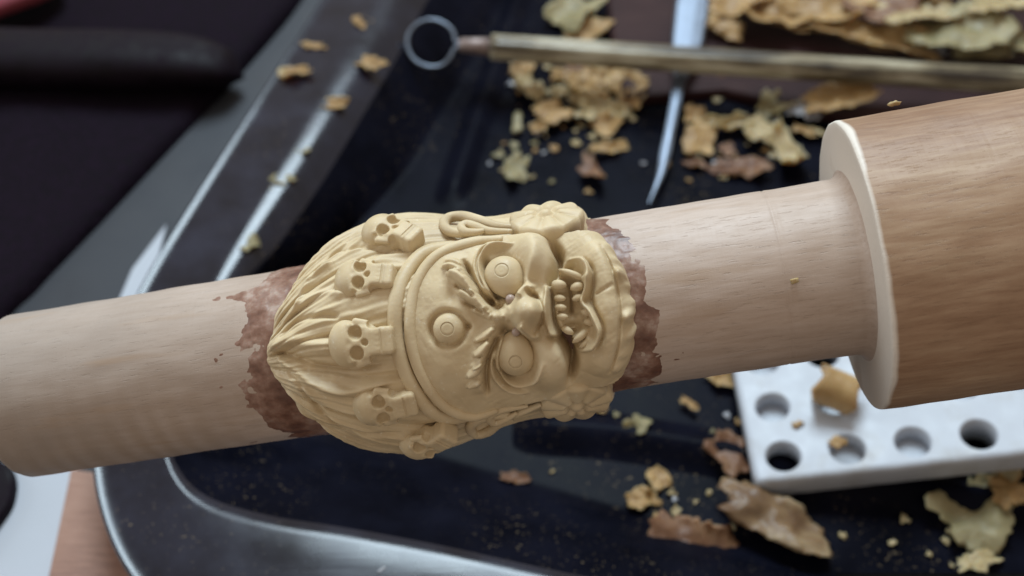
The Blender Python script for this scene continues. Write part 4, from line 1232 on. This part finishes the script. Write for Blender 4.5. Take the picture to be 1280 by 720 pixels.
for (x, y, l, w_, a, c_) in [(876, 178, 40, 56, -15, 't'), (866, 148, 24, 32, -20, 't'), (868, 206, 26, 22, 0, 'r'), (915, 160, 72, 30, 8, 'p'), (968, 138, 56, 34, 35, 'o'), (952, 168, 48, 36, -35, 'p'), (984, 196, 30, 78, 12, 'p'),
                             (925, 212, 82, 30, -8, 'r'), (908, 190, 20, 26, 0, 'r'), (1004, 165, 30, 12, -30, 't'), (1022, 166, 28, 8, -30, 'p'), (895, 98, 30, 24, 30, 'r')]:
    shaving(x, y, l, w_, a, c_, Z0+random.uniform(0, 1.5), describe(l, w_, c_, lm), gm, curl=random.uniform(0.2, 0.9))
shaving(1003, 145, 40, 28, -15, 'g', Z0+2, 'bluish grey scrap lying among the wax flakes', curl=0.3, name='grey_scrap', cat='scrap')
shaving(1052, 124, 95, 40, 8, 't', 6.0, 'broad tan flake on the wooden block, touching the thick mandrel end', curl=0.3, crumple=1.2)
shaving(720, 22, 78, 60, 60, 'o', Z0+1, 'greenish tan shaving beyond the bamboo handle, left of the block', curl=0.5, crumple=1.8)
shaving(738, 42, 52, 34, 10, 't', Z0+1.5, 'orange tan shaving lying against the greenish one', curl=0.5)
gm = 'heap of large shavings on the block'
lm = 'crumpled in the heap on the wooden block'
for (x, y, l, w_, a, c_, z) in [(930, 12, 90, 60, 20, 't', 6), (905, 35, 40, 40, 60, 't', 5.5), (985, 30, 110, 56, -15, 't', 6), (1040, 10, 130, 80, 10, 't', 8), (1060, 50, 100, 34, -18, 't', 6), (1105, 52, 130, 46, -20, 't', 6.5), (1145, 18, 120, 80, 30, 'p', 9),
                                (1200, 48, 110, 66, -10, 'o', 9), (1250, 14, 100, 70, 40, 'p', 10), (1268, 60, 90, 50, -20, 'o', 7), (1225, 74, 70, 30, 0, 'o', 6.5), (1100, 12, 90, 60, -40, 'r', 10), (1180, -20, 140, 70, 20, 't', 10), (1010, -15, 120, 60, -10, 'p', 8)]:
    shaving(x, y, l, w_, a, c_, z, describe(l, w_, c_, lm), gm, curl=random.uniform(0.4, 1.1), crumple=0.20*w_/6.2, ragged=0.3, th=1.1)
shaving(1166, 66, 34, 14, -10, 'g', 6.0, 'pale grey crumb at the foot of the heap of shavings', name='grey_scrap', cat='scrap')
gm = 'crumbs on the tray flange'
lm = 'stuck on the long straight flange of the tray'
for (x, y, l, w_, a, c_) in [(372, 97, 38, 20, 10, 't'), (356, 92, 16, 16, 0, 'p'), (455, 32, 26, 24, 30, 't'), (460, 82, 42, 22, -30, 't'), (418, 134, 40, 17, -12, 't'), (395, 60, 34, 10, -10, 't'),
                             (378, 188, 20, 24, 20, 'o'), (355, 226, 30, 20, 30, 'o'), (345, 240, 16, 14, 30, 'o'), (311, 308, 26, 22, 10, 'o')]:
    shaving(x, y, l, w_, a, c_, RIM+0.1, describe(l, w_, c_, lm), gm, curl=0.3, name='wax_crumb', cat='wax crumb')
shaving(488, 706, 34, 16, 25, 'g', RIM-0.3, 'grey leaf-shaped flake on the shiny corner of the tray flange', curl=0.4)
shaving(460, 716, 16, 8, 25, 'g', RIM-0.3, 'tiny grey flake next to the leaf-shaped one on the flange', curl=0.4)
gm = 'crumbs scattered on the tray floor'
lm = 'crumb scattered on the dark tray floor'
rc = random.Random(4)
cr_px = [(845, 640), (1053, 670), (1115, 680), (1161, 694), (843, 625), (752, 514), (770, 520), (565, 636), (690, 590), (590, 690), (760, 540), (625, 195), (680, 192), (665, 222), (630, 180), (612, 205), (690, 228), (735, 240), (720, 180), (668, 180), (790, 150), (805, 205), (905, 222), (940, 200), (955, 205), (895, 205), (835, 205), (860, 226), (778, 690), (742, 655), (1000, 640), (1130, 650), (1190, 610)]
for (x, y, n_, sp_) in [(660, 110, 9, 26), (745, 130, 14, 36), (700, 165, 8, 30), (640, 200, 5, 20), (905, 180, 10, 35), (965, 190, 8, 26), (880, 640, 6, 40), (820, 615, 5, 24), (1180, 660, 5, 40), (900, 540, 4, 20)]:
    for i in range(n_): cr_px.append((rc.gauss(x, sp_), rc.gauss(y, sp_*0.6)))
for (x, y) in cr_px:
    s_ = rc.uniform(3, 9)*rc.uniform(0.8, 1.3); c_ = rc.choice('tppog')
    shaving(x, y, s_*1.3, s_, rc.uniform(0, 180), c_, Z0, f'tiny {WORD[c_]} wax {lm}', gm, curl=0.3, ragged=0.5, name='wax_crumb', cat='wax crumb')

# ------------------------------------------------------------------ specks of wax on the wood
for (bx, by, sz, lab) in [(9.4, 1.0, 2.2, 'wax crumb lodged at the rim of a hole in the white block'), (3.6, 6.0, 1.3, 'tiny wax crumb between two hole rows of the white block'), (27.5, -0.6, 3.4, 'brown wax scrap lying inside a hole of the white block')]:
    me = flake('wax_crumb', sz*1.4, sz, sz*0.3, 0.6, sz*0.25, int(bx*10), nu=10, nv_=8, ragged=0.4)
    me.materials.append(M['chip_red' if 'brown' in lab else 'chip_tan'])
    ob = bpy.data.objects.new('wax_crumb', me); COL.objects.link(ob)
    ob.matrix_world = pblock.matrix_world @ Matrix.Translation(Vector((bx, by, 0.02 if 'inside' not in lab else -3.0))*MM) @ Matrix.Rotation(bx, 4, 'Z')
    tag(ob, lab, 'wax crumb')
def speck(px, R, origin_t, label, size):
    d = dir_local(*px); o = O_l
    A_ = d[1]**2+d[2]**2; B_ = o[1]*d[1]+o[2]*d[2]; D_ = B_*B_-A_*(o[1]**2+o[2]**2-R*R)
    t = (-B_-math.sqrt(max(D_, 0)))/A_; p = o+d*t
    me = flake('wax_crumb', size*1.5, size, size*0.5, 0.3, size*0.2, int(px[0]), nu=6, nv_=5)
    me.materials.append(M['chip_pale'])
    ob = bpy.data.objects.new('wax_crumb', me); COL.objects.link(ob)
    nv = Vector((0, p[1], p[2])).normalized(); xd = Vector((math.cos(px[0]), math.sin(px[0])*nv.z, -math.sin(px[0])*nv.y)).normalized()
    yd = nv.cross(xd).normalized(); xd = yd.cross(nv)
    mm_ = Matrix((xd, yd, nv)).transposed().to_4x4(); mm_.translation = Vector(p)*MM
    ob.matrix_world = frame(HC) @ mm_
    tag(ob, label, 'wax crumb')
speck((993, 351), 10.0, 0, 'pale upright speck of wax on the shaft near its turned line', 0.55)
speck((1118, 133), 16.3, 0, 'rounded wax crumb on the upper edge of the thick brown end', 0.9)
